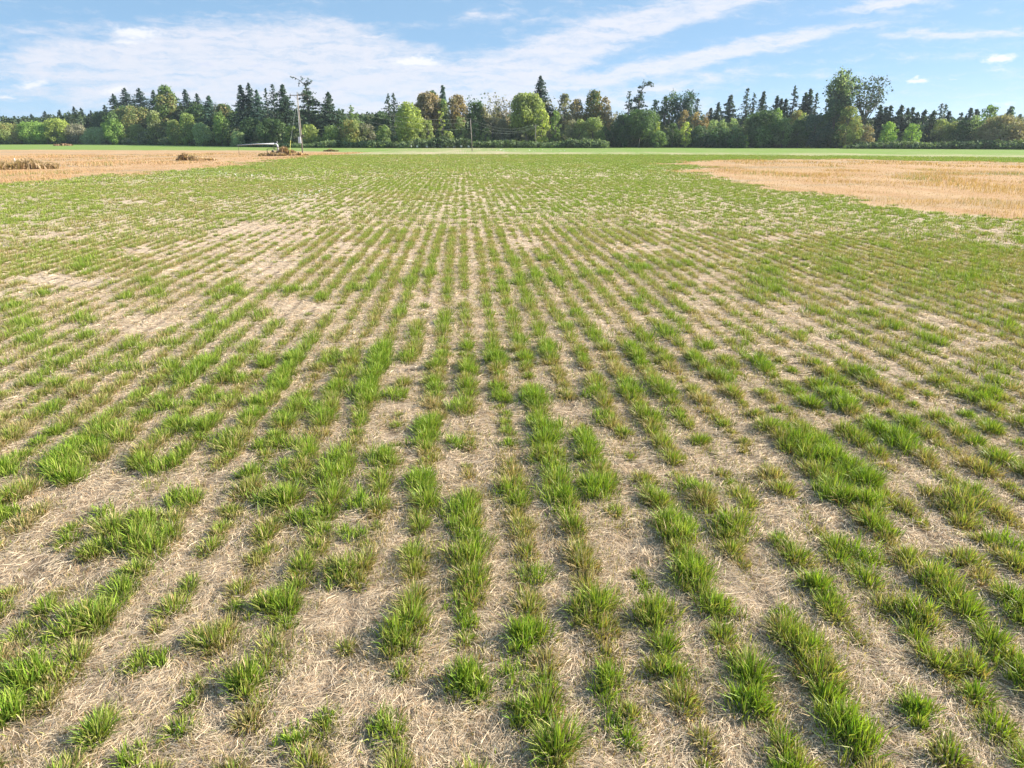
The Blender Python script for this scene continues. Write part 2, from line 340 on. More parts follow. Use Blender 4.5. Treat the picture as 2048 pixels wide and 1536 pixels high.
# ground sheet: a polar grid, fine near the camera and towards the view, reaching the horizon
def build_ground():
    ang = np.concatenate([np.linspace(-52, 52, 420), np.linspace(56, 304, 60)]); ang = np.radians(ang)
    rad = [0.0]; r = .4
    while r < 9000: rad.append(r); r *= 1.0125 if r < 500 else 1.12
    rad = np.array(rad[1:]); A, Rr = np.meshgrid(ang, rad)
    x = (Rr*np.sin(A)).ravel(); y = (Rr*np.cos(A)).ravel(); z = zground(x, y)
    V = np.column_stack([x, y, z]); V = np.vstack([V, [0, 0, 0]]); nA, nR = len(ang), len(rad)
    i, j = np.meshgrid(np.arange(nR-1), np.arange(nA), indexing='ij'); i = i.ravel(); j = j.ravel(); j2 = (j+1) % nA
    F = np.column_stack([i*nA+j2, i*nA+j, (i+1)*nA+j, (i+1)*nA+j2])
    c = nR*nA; T = np.column_stack([np.full(nA, c), np.arange(nA), (np.arange(nA)+1) % nA, (np.arange(nA)+1) % nA])
    me = np_mesh('ground', V, np.vstack([F]), smooth=True)
    P = V[:, :2]; r = np.hypot(P[:, 0], P[:, 1])
    dry = dryness(P)
    # share of green that the modelled tufts no longer carry with distance
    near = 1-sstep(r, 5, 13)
    g = sstep(r, 18, 75)*(.50+.16*sstep(np.abs(P[:, 0]+2), 4, 30))
    beyond = sstep(r-(95+20*np.sin(P[:, 0]*.02)), 0, 30)
    side = np.abs(P[:, 0])/np.maximum(P[:, 1], 1)
    g = np.maximum(g, sstep(r, 100, 170)*(.90+.08*sstep(side, .1, .4)-.25*np.exp(-((P[:, 0]+2)/14)**2)))
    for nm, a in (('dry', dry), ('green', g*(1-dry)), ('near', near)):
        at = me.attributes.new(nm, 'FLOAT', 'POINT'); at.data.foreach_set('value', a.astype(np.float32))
    m = bpy.data.materials.new('field_ground'); m.use_nodes = True; w = NT(m.node_tree)
    pos = w.n('ShaderNodeNewGeometry').outputs[0]
    A1 = w.n('ShaderNodeAttribute', attribute_name='dry').outputs[2]; A2 = w.n('ShaderNodeAttribute', attribute_name='green').outputs[2]
    # matted straw: fibres in several directions over pale thatch and a little soil
    f1 = w.noise(w.mapping(pos, rot=(0, 0, .5), scale=(14, 90, 30)), 1, 4, .7, .6)
    f2 = w.noise(w.mapping(pos, rot=(0, 0, -.8), scale=(90, 16, 30)), 1, 4, .7, .6)
    f3 = w.noise(pos, 2.2, 6, .65); f4 = w.noise(pos, .45, 4, .6)
    fib = w.math('MAXIMUM', f1, f2)
    straw = w.mix(w.ramp(fib, .42, .68), (.34, .25, .165), (.68, .55, .40))
    straw = w.mix(w.ramp(f3, .35, .7), straw, w.mix(.5, straw, (.56, .43, .33)))
    soil = w.math('MULTIPLY', w.ramp(w.noise(pos, 5.5, 6, .7), .56, .72), w.ramp(f4, .40, .60))
    straw = w.mix(w.math('MULTIPLY', soil, .55), straw, (.20, .145, .11))
    # soil and thatch along the drill rows, darkened to paint in clump shade
    sp = w.n('ShaderNodeSeparateXYZ'); w.link(pos, sp.inputs[0])
    wob = w.math('MULTIPLY', w.math('SUBTRACT', w.noise(pos, .7, 2), .5), .12)
    row = w.math('COSINE', w.math('MULTIPLY', w.math('ADD', sp.outputs[0], wob), 2*math.pi/ROW))
    soil_shade = w.math('ADD', w.math('MULTIPLY', row, .30), w.math('SUBTRACT', w.noise(w.mapping(pos, scale=(9, 6, 9)), 1, 6, .7), .5))
    straw = w.mix(w.math('MULTIPLY', w.ramp(soil_shade, .12, .42), .85), straw, (.125, .09, .06))
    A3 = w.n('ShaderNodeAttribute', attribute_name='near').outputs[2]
    straw = w.mix(w.math('MULTIPLY', A3, .50), straw, (.17, .12, .075))   # rotted thatch, darkened to paint shade gaps under the loose straw
    # green of the far rows
    n1 = w.noise(w.mapping(pos, scale=(2.4, .9, 1)), 1, 5, .65); n2 = w.noise(w.mapping(pos, scale=(.22, .05, 1)), 1, 5, .6)
    cov = w.math('ADD', w.math('ADD', w.math('MULTIPLY', w.math('SUBTRACT', n1, .5), 1.5), w.math('MULTIPLY', row, .42)), w.math('MULTIPLY', w.math('SUBTRACT', n2, .5), 1.9))
    cov = w.ramp(w.math('ADD', w.math('SUBTRACT', w.math('MULTIPLY', A2, 1.9), 1.0), cov), -.25, .35)
    gc = w.mix(w.ramp(w.noise(w.mapping(pos, scale=(.30, .06, 1)), 1, 5, .65), .35, .65), (.20, .26, .08), (.155, .26, .04))
    gc = w.mix(w.ramp(w.noise(pos, 1.7, 3, .6), .5, .75), gc, (.27, .28, .11))
    col = w.mix(cov, straw, gc)
    # dry stubble fields
    d1 = w.noise(w.mapping(pos, scale=(.5, .12, 1)), 1, 6, .65); d2 = w.noise(w.mapping(pos, rot=(0, 0, .3), scale=(.035, .12, 1)), 1, 4, .6)
    dc = w.mix(w.ramp(d1, .35, .65), (.50, .315, .17), (.575, .40, .24))
    dc = w.mix(w.math('MULTIPLY', w.ramp(d2, .50, .66), .8), dc, (.36, .30, .20))
    dc = w.mix(w.ramp(w.noise(pos, 3, 4, .7), .45, .8), dc, (.30, .20, .12))
    dc = w.mix(1, dc, (.86, .83, .80), 'MULTIPLY')
    col = w.mix(A1, col, dc)
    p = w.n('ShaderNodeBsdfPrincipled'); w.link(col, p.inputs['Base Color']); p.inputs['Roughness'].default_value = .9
    p.inputs['Specular IOR Level'].default_value = .1
    b = w.n('ShaderNodeBump'); b.inputs[0].default_value = .7; b.inputs['Distance'].default_value = .02
    w.link(w.math('ADD', fib, w.math('MULTIPLY', w.noise(pos, 9, 5, .7), 1.5)), b.inputs['Height']); w.link(b.outputs[0], p.inputs['Normal'])
    out = w.n('ShaderNodeOutputMaterial'); w.link(p.outputs[0], out.inputs[0])
    tag(link('ground', me, m), 'flat farm field of pale matted straw with green seed rows and golden dry patches', 'field', kind='structure')
build_ground()

# ---- blades
def blades(P, h, wdt, yaw, lean, lean_dir, C0, C1, seg):
    """arrays of grass blades; seg 2 = curved blade of three triangles, 1 = one triangle"""
    n = len(P); cy, sy = np.cos(yaw), np.sin(yaw)
    side = np.column_stack([cy, sy, np.zeros(n)])*wdt[:, None]*.5
    ld = np.column_stack([np.cos(lean_dir), np.sin(lean_dir)])
    tip = P+np.column_stack([ld*(lean*h)[:, None], h*np.sqrt(np.clip(1-(lean*.7)**2, .1, 1))])
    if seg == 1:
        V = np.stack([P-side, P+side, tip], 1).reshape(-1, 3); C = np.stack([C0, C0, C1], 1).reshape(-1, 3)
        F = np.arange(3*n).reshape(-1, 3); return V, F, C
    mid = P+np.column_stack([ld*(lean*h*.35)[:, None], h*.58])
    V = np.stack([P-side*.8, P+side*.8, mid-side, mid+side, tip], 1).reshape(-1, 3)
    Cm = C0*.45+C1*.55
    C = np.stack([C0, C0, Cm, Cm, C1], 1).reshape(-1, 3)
    b = (np.arange(n)*5)[:, None]
    F = np.stack([b+[[0, 1, 3]], b+[[0, 3, 2]], b+[[2, 3, 4]]], 1).reshape(-1, 3)
    return V, F, C
K_STRAW = np.array([.64, .49, .28]); K_RUST = np.array([.48, .30, .13]); K_OLIVE = np.array([.37, .38, .11]); K_GREEN = np.array([.31, .46, .045]); K_DEEP = np.array([.11, .24, .026]); K_GREY = np.array([.34, .33, .20])
def blade_colours(n, g, rng):
    """g 0 = straw, 1 = fresh green, one per blade"""
    q = g+rng.normal(0, .20, n); t = rng.random(n)[:, None]**.75
    grn = K_GREEN*(1-t)+K_DEEP*t; grn = np.where(rng.random((n, 1)) < .3, K_OLIVE*.5+K_GREEN*.6, grn)
    dry = np.where(rng.random((n, 1)) < .12, K_RUST, np.where(rng.random((n, 1)) < .3, K_GREY, K_STRAW))
    C = np.where((q > .60)[:, None], grn, np.where((q > .36)[:, None], K_OLIVE*(.7+.5*t), dry))
    C = C*(.42+.98*rng.random((n, 1)))
    base = C*.32+np.array([.14, .105, .055])*.45  # brown sheath tint, darkened to paint in the shade inside the clumps
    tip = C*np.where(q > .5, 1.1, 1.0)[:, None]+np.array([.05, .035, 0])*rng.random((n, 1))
    return base, np.clip(tip, .01, .85)
def bundle_blades(B, g, hgt, nb, spread, width, seg, rng, outw=.75):
    """nb blades round every bundle position B"""
    n = len(B)*nb; idx = np.repeat(np.arange(len(B)), nb)
    a = rng.random(n)*2*np.pi; rr = np.abs(rng.normal(0, 1, n))*spread[idx]
    P = np.zeros((n, 3)); P[:, 0] = B[idx, 0]+np.cos(a)*rr; P[:, 1] = B[idx, 1]+np.sin(a)*rr; P[:, 2] = zground(P[:, 0], P[:, 1])-.004
    h = hgt[idx]*(.45+.75*rng.random(n))*(1-.25*np.clip(rr/(spread[idx]*2.2), 0, 1))
    lean = np.clip(.12+outw*np.clip(rr/(spread[idx]*2), 0, 1)+rng.normal(0, .2, n), 0, 1.15)
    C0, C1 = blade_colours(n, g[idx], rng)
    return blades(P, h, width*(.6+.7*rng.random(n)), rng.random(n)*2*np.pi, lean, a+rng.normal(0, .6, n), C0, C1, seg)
def wedge(n, r0, r1, half, rng):
    th = (rng.random(n)*2-1)*R(half); r = np.sqrt(r0*r0+rng.random(n)*(r1*r1-r0*r0))
    return np.column_stack([r*np.sin(th+YAW), r*np.cos(th+YAW)])
def join(parts):
    V, F, C = [], [], []; o = 0
    for v, f, c in parts: V.append(v); F.append(f+o); C.append(c); o += len(v)
    return np.vstack(V), np.vstack(F), np.vstack(C)

BIG = 44    # tufts at least this large in the photograph are objects of their own
def build_grass():
    rng = np.random.default_rng(11); parts = []
    # (r0, r1, half angle, bundles per m2, blades, spread, width, seg, jitter, threshold)
    for (r0, r1, half, dens, nb, spr, wd, seg, jit, thr, hh) in (
            (1.5, 9, 52, 150, 18, .062, .0040, 2, .070, .33, .056), (9, 20, 45, 80, 11, .07, .0080, 1, .075, .33, .060),
            (20, 50, 43, 30, 9, .085, .017, 1, .075, .455, .07), (50, 125, 42, 10, 6, .12, .042, 1, .12, .52, .09)):
        area = R(half)*(r1*r1-r0*r0); P = wedge(int(area*dens), r0, r1, half, rng)
        pr = presence(P); keep = pr+rng.normal(0, .035, len(P)) > thr
        P = P[keep]; pr = pr[keep]; dr = dryness(P); k2 = dr < .5; P = P[k2]; pr = pr[k2]
        x0 = P[:, 0].copy(); r = np.hypot(P[:, 0], P[:, 1])
        P[:, 0] = np.round(P[:, 0]/ROW)*ROW+rng.normal(0, 1, len(P))*(jit+.02*fbm(x0/2, P[:, 1]/2, 8))+(fbm(np.round(x0/ROW)*3.3, P[:, 1]/3, 9)-.5)*.10
        s = np.clip((pr-thr)/.22, 0, 1); hm = handmap(P)
        xr = np.round(x0/ROW)
        g = .20+.60*vn(xr*5.7+.3, P[:, 1]/.33+xr*2.1, 6)+.30*(fbm(x0/2.5, P[:, 1]/4, 7)-.5)+.40*np.clip(hm, 0, 1)+.05*sstep(r, 4, 14)+.18*sstep(r, 14, 40)
        if r0 < 20: g = g-.22
        H = hh*(.5+.75*s)*(.75+.5*vn(xr*2.9, P[:, 1]/.3, 12))
        parts.append(bundle_blades(P, g, H, nb, np.full(len(P), spr)*(.8+.5*s), wd, seg, rng))
    # separate tussocks standing close together along every drill row of the near field
    for (r0, r1, half, nb, wd, seg) in ((1.5, 9, 53, 400, .0048, 2), (9, 22, 46, 140, .0090, 1)):
        ks = np.arange(-int(r1/ROW), int(r1/ROW)+1); js = np.arange(0, int(r1/.195)+1); K, J = np.meshgrid(ks, js); K = K.ravel(); J = J.ravel()
        y = (J+.5+rng.uniform(-.36, .36, len(J)))*.195; x = K*ROW+rng.normal(0, .020, len(K))+(vn(K*3.3, y/3, 9)-.5)*.07
        P = np.column_stack([x, y]); r = np.hypot(x, y); th = np.abs(np.arctan2(x, y)-YAW)
        m0 = (r >= r0) & (r < r1) & (th < R(half)); P = P[m0]; pr = presence(P); s = (pr-.385)/.20+rng.normal(0, .16, len(P))
        k2 = (s > 0) & (dryness(P) < .4); P = P[k2]; s = np.clip(s[k2], 0, 1.25); n = len(P); xr = np.round(P[:, 0]/ROW); hm = handmap(P)
        # leave room where a large tuft of its own stands
        for (u, v, rr) in LUSH:
            if rr >= BIG:
                c = ground(u, v+rr*.45); zc = c[0]*FWD[0]+c[1]*FWD[1]-CAM_H*FWD[2]; q = np.hypot(P[:, 0]-c[0], P[:, 1]-c[1]) > rr*zc/F_PX*.7
                P, s, xr, hm = P[q], s[q], xr[q], hm[q]
        n = len(P); g = .02+.56*vn(xr*5.7+.3, P[:, 1]/.4+xr*2.1, 6)+.50*rng.random(n)+.30*(fbm(P[:, 0]/2, P[:, 1]/3, 7)-.5)+.25*np.clip(hm, 0, 1)
        ra = (.050+.042*s)*(.8+.45*rng.random(n)); rl = (.060+.050*s)*(.8+.5*rng.random(n)); hh = (.046+.050*s)*(.75+.5*rng.random(n))*(.75+.45*g)
        cnt = (nb*(.35+.65*np.clip(s, 0, 1))).astype(int); idx = np.repeat(np.arange(n), cnt); m = len(idx); a = rng.random(m)*2*np.pi; q = np.sqrt(rng.random(m))
        lob = 1+.25*np.sin(a*2+idx*1.7)+.18*np.sin(a*3+idx*2.9)
        B = np.zeros((m, 3)); B[:, 0] = P[idx, 0]+np.cos(a)*q*ra[idx]*lob*.85; B[:, 1] = P[idx, 1]+np.sin(a)*q*rl[idx]*lob*.85; B[:, 2] = zground(B[:, 0], B[:, 1])-.003
        h = hh[idx]*(1.25-.5*q)*(.45+.75*rng.random(m)); gg = g[idx]-.42*(q-.45)+rng.normal(0, .05, m)
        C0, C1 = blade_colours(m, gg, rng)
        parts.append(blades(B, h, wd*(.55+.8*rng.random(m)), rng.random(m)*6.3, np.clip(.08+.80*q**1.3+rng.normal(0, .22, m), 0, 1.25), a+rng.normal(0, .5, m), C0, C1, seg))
    # rounded tussocks of the middle and far field, each with its own tint
    for (r0, r1, half, dens, nb, r_lo, r_hi, wd, hh) in ((22, 50, 43, 8.5, 36, .08, .18, .015, .115), (50, 130, 42, 2.4, 20, .14, .32, .036, .14)):
        n = int(R(half)*(r1*r1-r0*r0)*dens); P = wedge(n, r0, r1, half, rng); x, y = P[:, 0], P[:, 1]; r = np.hypot(x, y)
        xr = np.round(x/ROW); streak = .5*vn(xr*3.7+.1, y/5+xr, 51)+.5*fbm(x/1.1, y/9, 54); pr = presence(P)+.50*(streak-.5)+.30*(fbm(x/2.3, y/3.5, 52)-.5)
        keep = (pr > .44) & (dryness(P) < .35+.4*rng.random(n)); P = P[keep]; pr = pr[keep]; x, y = P[:, 0], P[:, 1]; n = len(P)
        near = False
        P[:, 0] = np.where(rng.random(n) < (.88 if near else .60), np.round(x/ROW)*ROW+rng.normal(0, .035, n), x)
        rad = r_lo+(r_hi-r_lo)*rng.random(n)**1.4*np.clip(.5+(pr-.5)*3, .5, 1.2)
        g = .34+.60*rng.random(n)+.9*(fbm(x/3, y/5, 53)-.5)+.25*sstep(x/np.maximum(y, 1), -.1, .35)
        idx = np.repeat(np.arange(n), nb); m = len(idx); a = rng.random(m)*2*np.pi; q = np.sqrt(rng.random(m))
        B = np.zeros((m, 3)); B[:, 0] = P[idx, 0]+np.cos(a)*q*rad[idx]*.75; B[:, 1] = P[idx, 1]+np.sin(a)*q*rad[idx]; B[:, 2] = zground(B[:, 0], B[:, 1])
        h = hh*(.6+.6*rng.random(n))[idx]*(1.15-.45*q)*(.7+.5*rng.random(m))
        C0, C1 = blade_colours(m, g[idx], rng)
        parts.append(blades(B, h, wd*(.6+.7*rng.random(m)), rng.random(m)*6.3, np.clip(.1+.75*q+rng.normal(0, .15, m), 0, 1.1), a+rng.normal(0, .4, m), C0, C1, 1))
    # brighter small tufts at their places
    for (u, v, r) in LUSH:
        if r >= BIG: continue
        c = ground(u, v+r*.45); D = np.hypot(c[0], c[1]); zc = c[:2]@FWD[:2]/1-(-CAM_H)*(-FWD[2])*-1
        zc = c[0]*FWD[0]+c[1]*FWD[1]-CAM_H*FWD[2]; rm = r*zc/F_PX
        nbun = int(np.clip(9+rm*60, 8, 26)); seg = 2 if D < 9 else 1
        B = np.column_stack([c[0]+rng.normal(0, rm*.36, nbun), c[1]+rng.normal(0, rm*.55, nbun)])
        Hm = min(.15, rm*.9)
        parts.append(bundle_blades(B, np.full(nbun, .86), np.full(nbun, Hm), 16 if D < 9 else 10, np.full(nbun, rm*.25), .0056 if D < 9 else .0010*D, seg, rng))
    V, F, C = join(parts); print('grass tris', len(F))
    tag(link('grass', np_mesh('grass', V, F, C), M_BLADE), 'green and straw coloured grass growing in long mown seed rows across the field', 'grass', kind='stuff')
build_grass()

ORD = ['', 'first', 'second', 'third', 'fourth', 'fifth', 'sixth', 'seventh', 'eighth', 'ninth', 'tenth', 'eleventh', 'twelfth', 'thirteenth', 'fourteenth']
def build_tufts():
    rng = np.random.default_rng(23); items = []
    for (u, v, r) in LUSH:
        if r < BIG: continue
        c = ground(u, v+r*.45); zc = c[0]*FWD[0]+c[1]*FWD[1]-CAM_H*FWD[2]
        items.append((c, r*zc/F_PX, r, u, v))
    rows = {}
    for it in items: rows.setdefault(int(round(it[0][0]/ROW)), []).append(it)
    for k, lst in sorted(rows.items()):
        lst.sort(key=lambda t: -t[4])
        for i, (c, rm, r, u, v) in enumerate(lst):
            nb = int(10+rm*110); B = np.column_stack([np.clip(rng.normal(0, rm*.36, nb), -rm*.7, rm*.7), np.clip(rng.normal(0, rm*.50, nb), -rm*.9, rm*.9)])
            n_ = nb*22; W = B+c[:2]
            g = .80+.10*rng.normal()
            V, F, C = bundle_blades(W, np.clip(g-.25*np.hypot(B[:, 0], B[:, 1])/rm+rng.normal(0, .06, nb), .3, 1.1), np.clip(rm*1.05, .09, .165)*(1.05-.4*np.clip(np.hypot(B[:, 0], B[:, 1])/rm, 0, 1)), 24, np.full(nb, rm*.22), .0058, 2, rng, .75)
            z0 = float(zground(np.array([c[0]]), np.array([c[1]]))[0]); V = V-np.array([c[0], c[1], z0])
            o = link('grass_tuft', np_mesh('grass_tuft', V, F, C), M_BLADE); o.location = (c[0], c[1], z0)
            size = 'very large' if r >= 58 else 'large' if r >= 50 else 'full'
            row = 'row through the photo centre line' if k == 0 else '%s row %s of centre' % (ORD[abs(k)] if abs(k) < 15 else str(abs(k))+'th', 'right' if k > 0 else 'left')
            lab = '%s green grass tuft, %s, %s' % (size, row, 'the only lush one' if len(lst) == 1 else '%s lush one from bottom' % ORD[i+1])
            tag(o, lab, 'grass tuft', 'lush green grass tufts in the near rows')
build_tufts()

def build_straw():
    """loose strands lying on the ground between the rows"""
    rng = np.random.default_rng(5); parts = []
    for (r0, r1, half, dens, wd, L) in ((1.5, 4.5, 54, 10500, .0019, .095), (4.5, 8, 50, 5200, .0028, .10), (8, 15, 45, 1500, .0055, .12), (15, 26, 43, 240, .013, .16)):
        n = int(R(half)*(r1*r1-r0*r0)*dens); P = wedge(n, r0, r1, half, rng)
        P = P[dryness(P) < .5]; dx = np.abs(P[:, 0]-np.round(P[:, 0]/ROW)*ROW); P = P[rng.random(len(P)) < .30+.70*sstep(dx+.08*(fbm(P[:, 0]*2, P[:, 1]*1.4, 61)-.5), .02, .10)]; n = len(P)
        th = fbm(P[:, 0]/.35, P[:, 1]/.35, 21, 2)*9+rng.normal(0, .75, n)
        ln = L*(.35+rng.random(n)); z = zground(P[:, 0], P[:, 1])+.002+rng.random(n)**1.5*.030
        a = np.column_stack([P, z]); d = np.column_stack([np.cos(th), np.sin(th), rng.normal(0, .10, n)]); th2 = th+rng.normal(0, .35, n)
        d2 = np.column_stack([np.cos(th2), np.sin(th2), rng.normal(-.05, .16, n)])
        sd = np.column_stack([-np.sin(th), np.cos(th), rng.normal(0, .35, n)])*(wd*(.5+.8*rng.random(n)))[:, None]*.5
        m = a+d*(ln*.5)[:, None]; e = m+d2*(ln*.5)[:, None]
        V = np.stack([a-sd, a+sd, m-sd, m+sd, e], 1).reshape(-1, 3); b = (np.arange(n)*5)[:, None]
        F = np.stack([b+[[0, 1, 3]], b+[[0, 3, 2]], b+[[2, 3, 4]]], 1).reshape(-1, 3)
        t = rng.random((n, 1)); q = rng.random((n, 1))
        C = np.array([.79, .635, .44])*(.38+.86*t); C = np.where(q < .14, np.array([.50, .33, .19])*(.7+.5*t), C); C = np.where(q > .9, np.array([.40, .35, .30])*(.6+.5*t), C)
        parts.append((V, F, np.repeat(C, 5, 0)))
    V, F, C = join(parts); print('straw tris', len(F))
    tag(link('straw_litter', np_mesh('straw_litter', V, F, C), M_STRAW), 'pale cut straw lying matted on the soil between the grass rows', 'straw', kind='stuff')
build_straw()

def build_stubble():
    rng = np.random.default_rng(9); parts = []
    for (r0, r1, dens, wd) in ((22, 45, 90, .013), (45, 80, 40, .025), (80, 150, 11, .055)):
        n = int(R(46)*(r1*r1-r0*r0)*dens); P = wedge(n, r0, r1, 46, rng); P = P[dryness(P) > .35]
        tall = fbm(P[:, 0]/4, P[:, 1]/6, 40); P = P[rng.random(len(P)) < .30+.6*sstep(tall, .35, .65)]; tall = fbm(P[:, 0]/4, P[:, 1]/6, 40)
        n = len(P); h = (.07+.15*sstep(tall, .45, .75))*(.6+.8*rng.random(n)); t = rng.random((n, 1))
        C = np.array([.55, .35, .185])*(.6+.65*t); C = np.where(rng.random((n, 1)) < .18, np.array([.46, .27, .15]), C)
        C = np.where(rng.random((n, 1)) < .03+.5*(fbm(P[:, 0]/3, P[:, 1]/3, 41) > .66)[:, None], np.array([.2, .25, .06]), C)
        parts.append(blades(np.column_stack([P, zground(P[:, 0], P[:, 1])]), h, np.full(n, wd), rng.random(n)*6.3, rng.random(n)*.4, rng.random(n)*6.3, C*.85, C, 1))
    V, F, C = join(parts); print('stubble tris', len(F))
    tag(link('dry_stubble', np_mesh('dry_stubble', V, F, C), M_BLADE), 'golden dry stubble standing on the bare parts of the field', 'stubble', kind='stuff')
build_stubble()

def build_flowers():
    rng = np.random.default_rng(3); V, F = [], []
    for (u, v, ru, rv, n) in ((600, 395, 45, 9, 110), (645, 384, 30, 7, 40), (560, 402, 30, 5, 30), (440, 348, 60, 4, 30), (500, 352, 40, 4, 25), (1050, 302, 90, 2, 40), (980, 300, 60, 1.5, 20)):
        for _ in range(n):
            c = ground(u+random.gauss(0, ru*.5), v+random.gauss(0, rv*.5)); D = math.hypot(c[0], c[1]); s = .0006*D*random.uniform(.6, 1.1)
            z = random.uniform(.08, .16); o = len(V); t1, t2 = random.gauss(0, .4), random.gauss(0, .4)
            for k in range(6):
                a = k*math.pi/3; V.append((c[0]+math.cos(a)*s, c[1]+math.sin(a)*s, z+s*(math.cos(a)*t1+math.sin(a)*t2)))
            F.append([o+k for k in range(6)])
    tag(link('white_flowers', np_mesh('white_flowers', V, F), M_WHITE), 'scattered small white daisies in the grass short of the far power poles', 'flowers', kind='stuff')
build_flowers()

# ------------------------------------------------------------------ trees
def edge_dist(u):
    """distance of the foot of the tree line under photo column u"""
    return float(np.interp(u, [-400, 0, 200, 400, 600, 800, 1200, 2048, 2500], [430, 410, 390, 300, 240, 228, 228, 236, 245]))
def leaves(Cn, Nn, size, rng, flat=.35):
    """quads centred on Cn facing Nn"""
    n = len(Cn); N = Nn/np.linalg.norm(Nn, axis=1, keepdims=True)
    up = rng.normal(0, 1, (n, 3)); A = np.cross(N, up); A /= np.linalg.norm(A, axis=1, keepdims=True)+1e-9; B = np.cross(N, A)
    s = (size*(.55+.9*rng.random(n)))[:, None]*.5
    cs = []
    for k, (a, b) in enumerate(((-1, -1), (1, -1), (1, 1), (-1, 1))):
        j = .55+.7*rng.random((n, 1)); cs.append(Cn+(A*a+B*b*.75)*s*j+N*s*rng.normal(0, flat, (n, 1)))
    V = np.stack(cs, 1).reshape(-1, 3); F = np.arange(4*n).reshape(-1, 4)
    return V, F
def lobes_crown(lobes, dens, size, col, rng, var=.22, tint=None, fill=.35):
    Cs, Ns, Cl = [], [], []
    col = np.array(col)
    for (c, rad, k) in lobes:
        rad = np.array(rad); a = 4*math.pi*((rad[0]*rad[1])**1.6/3+2*(rad[0]*rad[2])**1.6/3)**(1/1.6)
        n = max(12, int(a*dens*k)); d = rng.normal(0, 1, (n, 3)); d /= np.linalg.norm(d, axis=1, keepdims=True)
        ph = rng.random(3)*9
        bump = 1+.22*np.sin(d[:, 0]*5+ph[0])*np.cos(d[:, 2]*6+ph[1])+.12*np.sin(d[:, 1]*9+ph[2])
        rr = bump*(1-rng.random(n)**2*fill)*(1+.06*rng.normal(0, 1, n))
        P = np.array(c)+d*rad*rr[:, None]; Cs.append(P)
        Ns.append(d/rad+rng.normal(0, .45, (n, 3))/rad.mean())
        t = 1+rng.normal(0, var*.6)+rng.normal(0, var, (n, 1)); cc = col*np.clip(t, .35, 1.9)
        if tint is not None and rng.random() < .55: m = rng.random((n, 1))*.75; cc = cc*(1-m)+np.array(tint)*m
        Cl.append(cc)
    P = np.vstack(Cs); N = np.vstack(Ns); C = np.clip(np.vstack(Cl), .008, .6)
    V, F = leaves(P, N, size, rng)
    return V, F, np.repeat(C, 4, 0)
def crown_mesh(V, F, C, root, name='crown', mat=None):
    V = V.copy(); low = V[:, 2] < .02; V[low, 2] = .02
    return link(name, np_mesh(name, V, F, C), mat or M_LEAF, root)
def limb(mb, a, b, r0, r1, bow=.1, k=5, rng=random):
    a, b = Vector(a), Vector(b); m = (a+b)/2+Vector((rng.uniform(-1, 1), rng.uniform(-1, 1), rng.uniform(-.3, .8)))*(b-a).length*bow
    mb.tube([a, m, b], [r0, (r0+r1)/2, r1], k)

DARK = (.040, .068, .026); MID = (.085, .125, .042); OLIVE = (.14, .165, .060); YEL = (.22, .26, .065); BRIGHT = (.15, .225, .055)
RUST = (.20, .135, .055); GREY = (.155, .15, .105); BLUE = (.040, .070, .055); FIR = (.026, .046, .030); FIRB = (.030, .048, .040); PALE = (.19, .24, .12); BROWN = (.15, .125, .075)
DARK, MID, OLIVE, YEL, BRIGHT, RUST, GREY, BLUE, FIR, FIRB, PALE, BROWN = [tuple(c*k for c in t) for t, k in zip((DARK, MID, OLIVE, YEL, BRIGHT, RUST, GREY, BLUE, FIR, FIRB, PALE, BROWN), (2.3, 2.1, 2.0, 1.75, 1.85, 1.9, 1.8, 2.1, 1.9, 1.95, 1.8, 1.95))]

def t_leaf(root, H, W, col, rng, shape='round', tint=None, trunkmat=None, dens=None):
    W = max(W, 2.0)*1.10; rx = W/2; lob = []
    low = {'round': .12, 'col': .08, 'willow': .0, 'bush': .0, 'high': .34, 'ivy': .0}[shape]
    z0, z1 = H*low, H
    n = int(11+W*H/4.5); n = min(n, 60)
    for i in range(n):
        t = (i+.5)/n; z = z0+(z1-z0)*t
        prof = {'round': math.sin(math.pi*min(1, .16+t*.80))**.7, 'col': (math.sin(math.pi*min(1, .18+t*.78)))**.55*.95, 'willow': math.sin(math.pi*(.28+t*.68))**.8,
                'bush': math.sin(math.pi*(.35+t*.62))**.6, 'high': math.sin(math.pi*(.12+t*.80))**.6, 'ivy': .55+.45*math.sin(math.pi*min(1, .1+t*.9)*1.0)}[shape]
        lr = rx*rng.uniform(.22, .42)*(.65+.35*prof); a = i*2.4+rng.uniform(-.5, .5); off = max(0, rx*prof-lr*.8)*rng.uniform(.55, 1.05)
        lz = lr*rng.uniform(.7, 1.15)
        z = min(z, H-lz*.9); z = max(z, lz*.55)
        lob.append(((math.cos(a)*off, math.sin(a)*off, z), (lr, lr, lz), 1))
    sz = float(np.clip(H*.030, .28, .50)); dens = dens or .95/(sz*sz)
    V, F, C = lobes_crown(lob, dens, sz, col, rng, tint=tint)
    crown_mesh(V, F, C, root)
    mb = MB(); tr = max(.12, H*.018)
    mb.tube([(0, 0, -.15), (rng.uniform(-.2, .2), 0, H*.3), (rng.uniform(-.4, .4), 0, H*.62), (0, 0, H*.86)], [tr*1.2, tr*.9, tr*.5, tr*.15], 7)
    for (c, r, k) in lob[::2]:
        limb(mb, (0, 0, max(.3, c[2]*.62)), c, tr*.4, tr*.1, .08)
    mb.build('trunk', trunkmat or M_BARK, root)
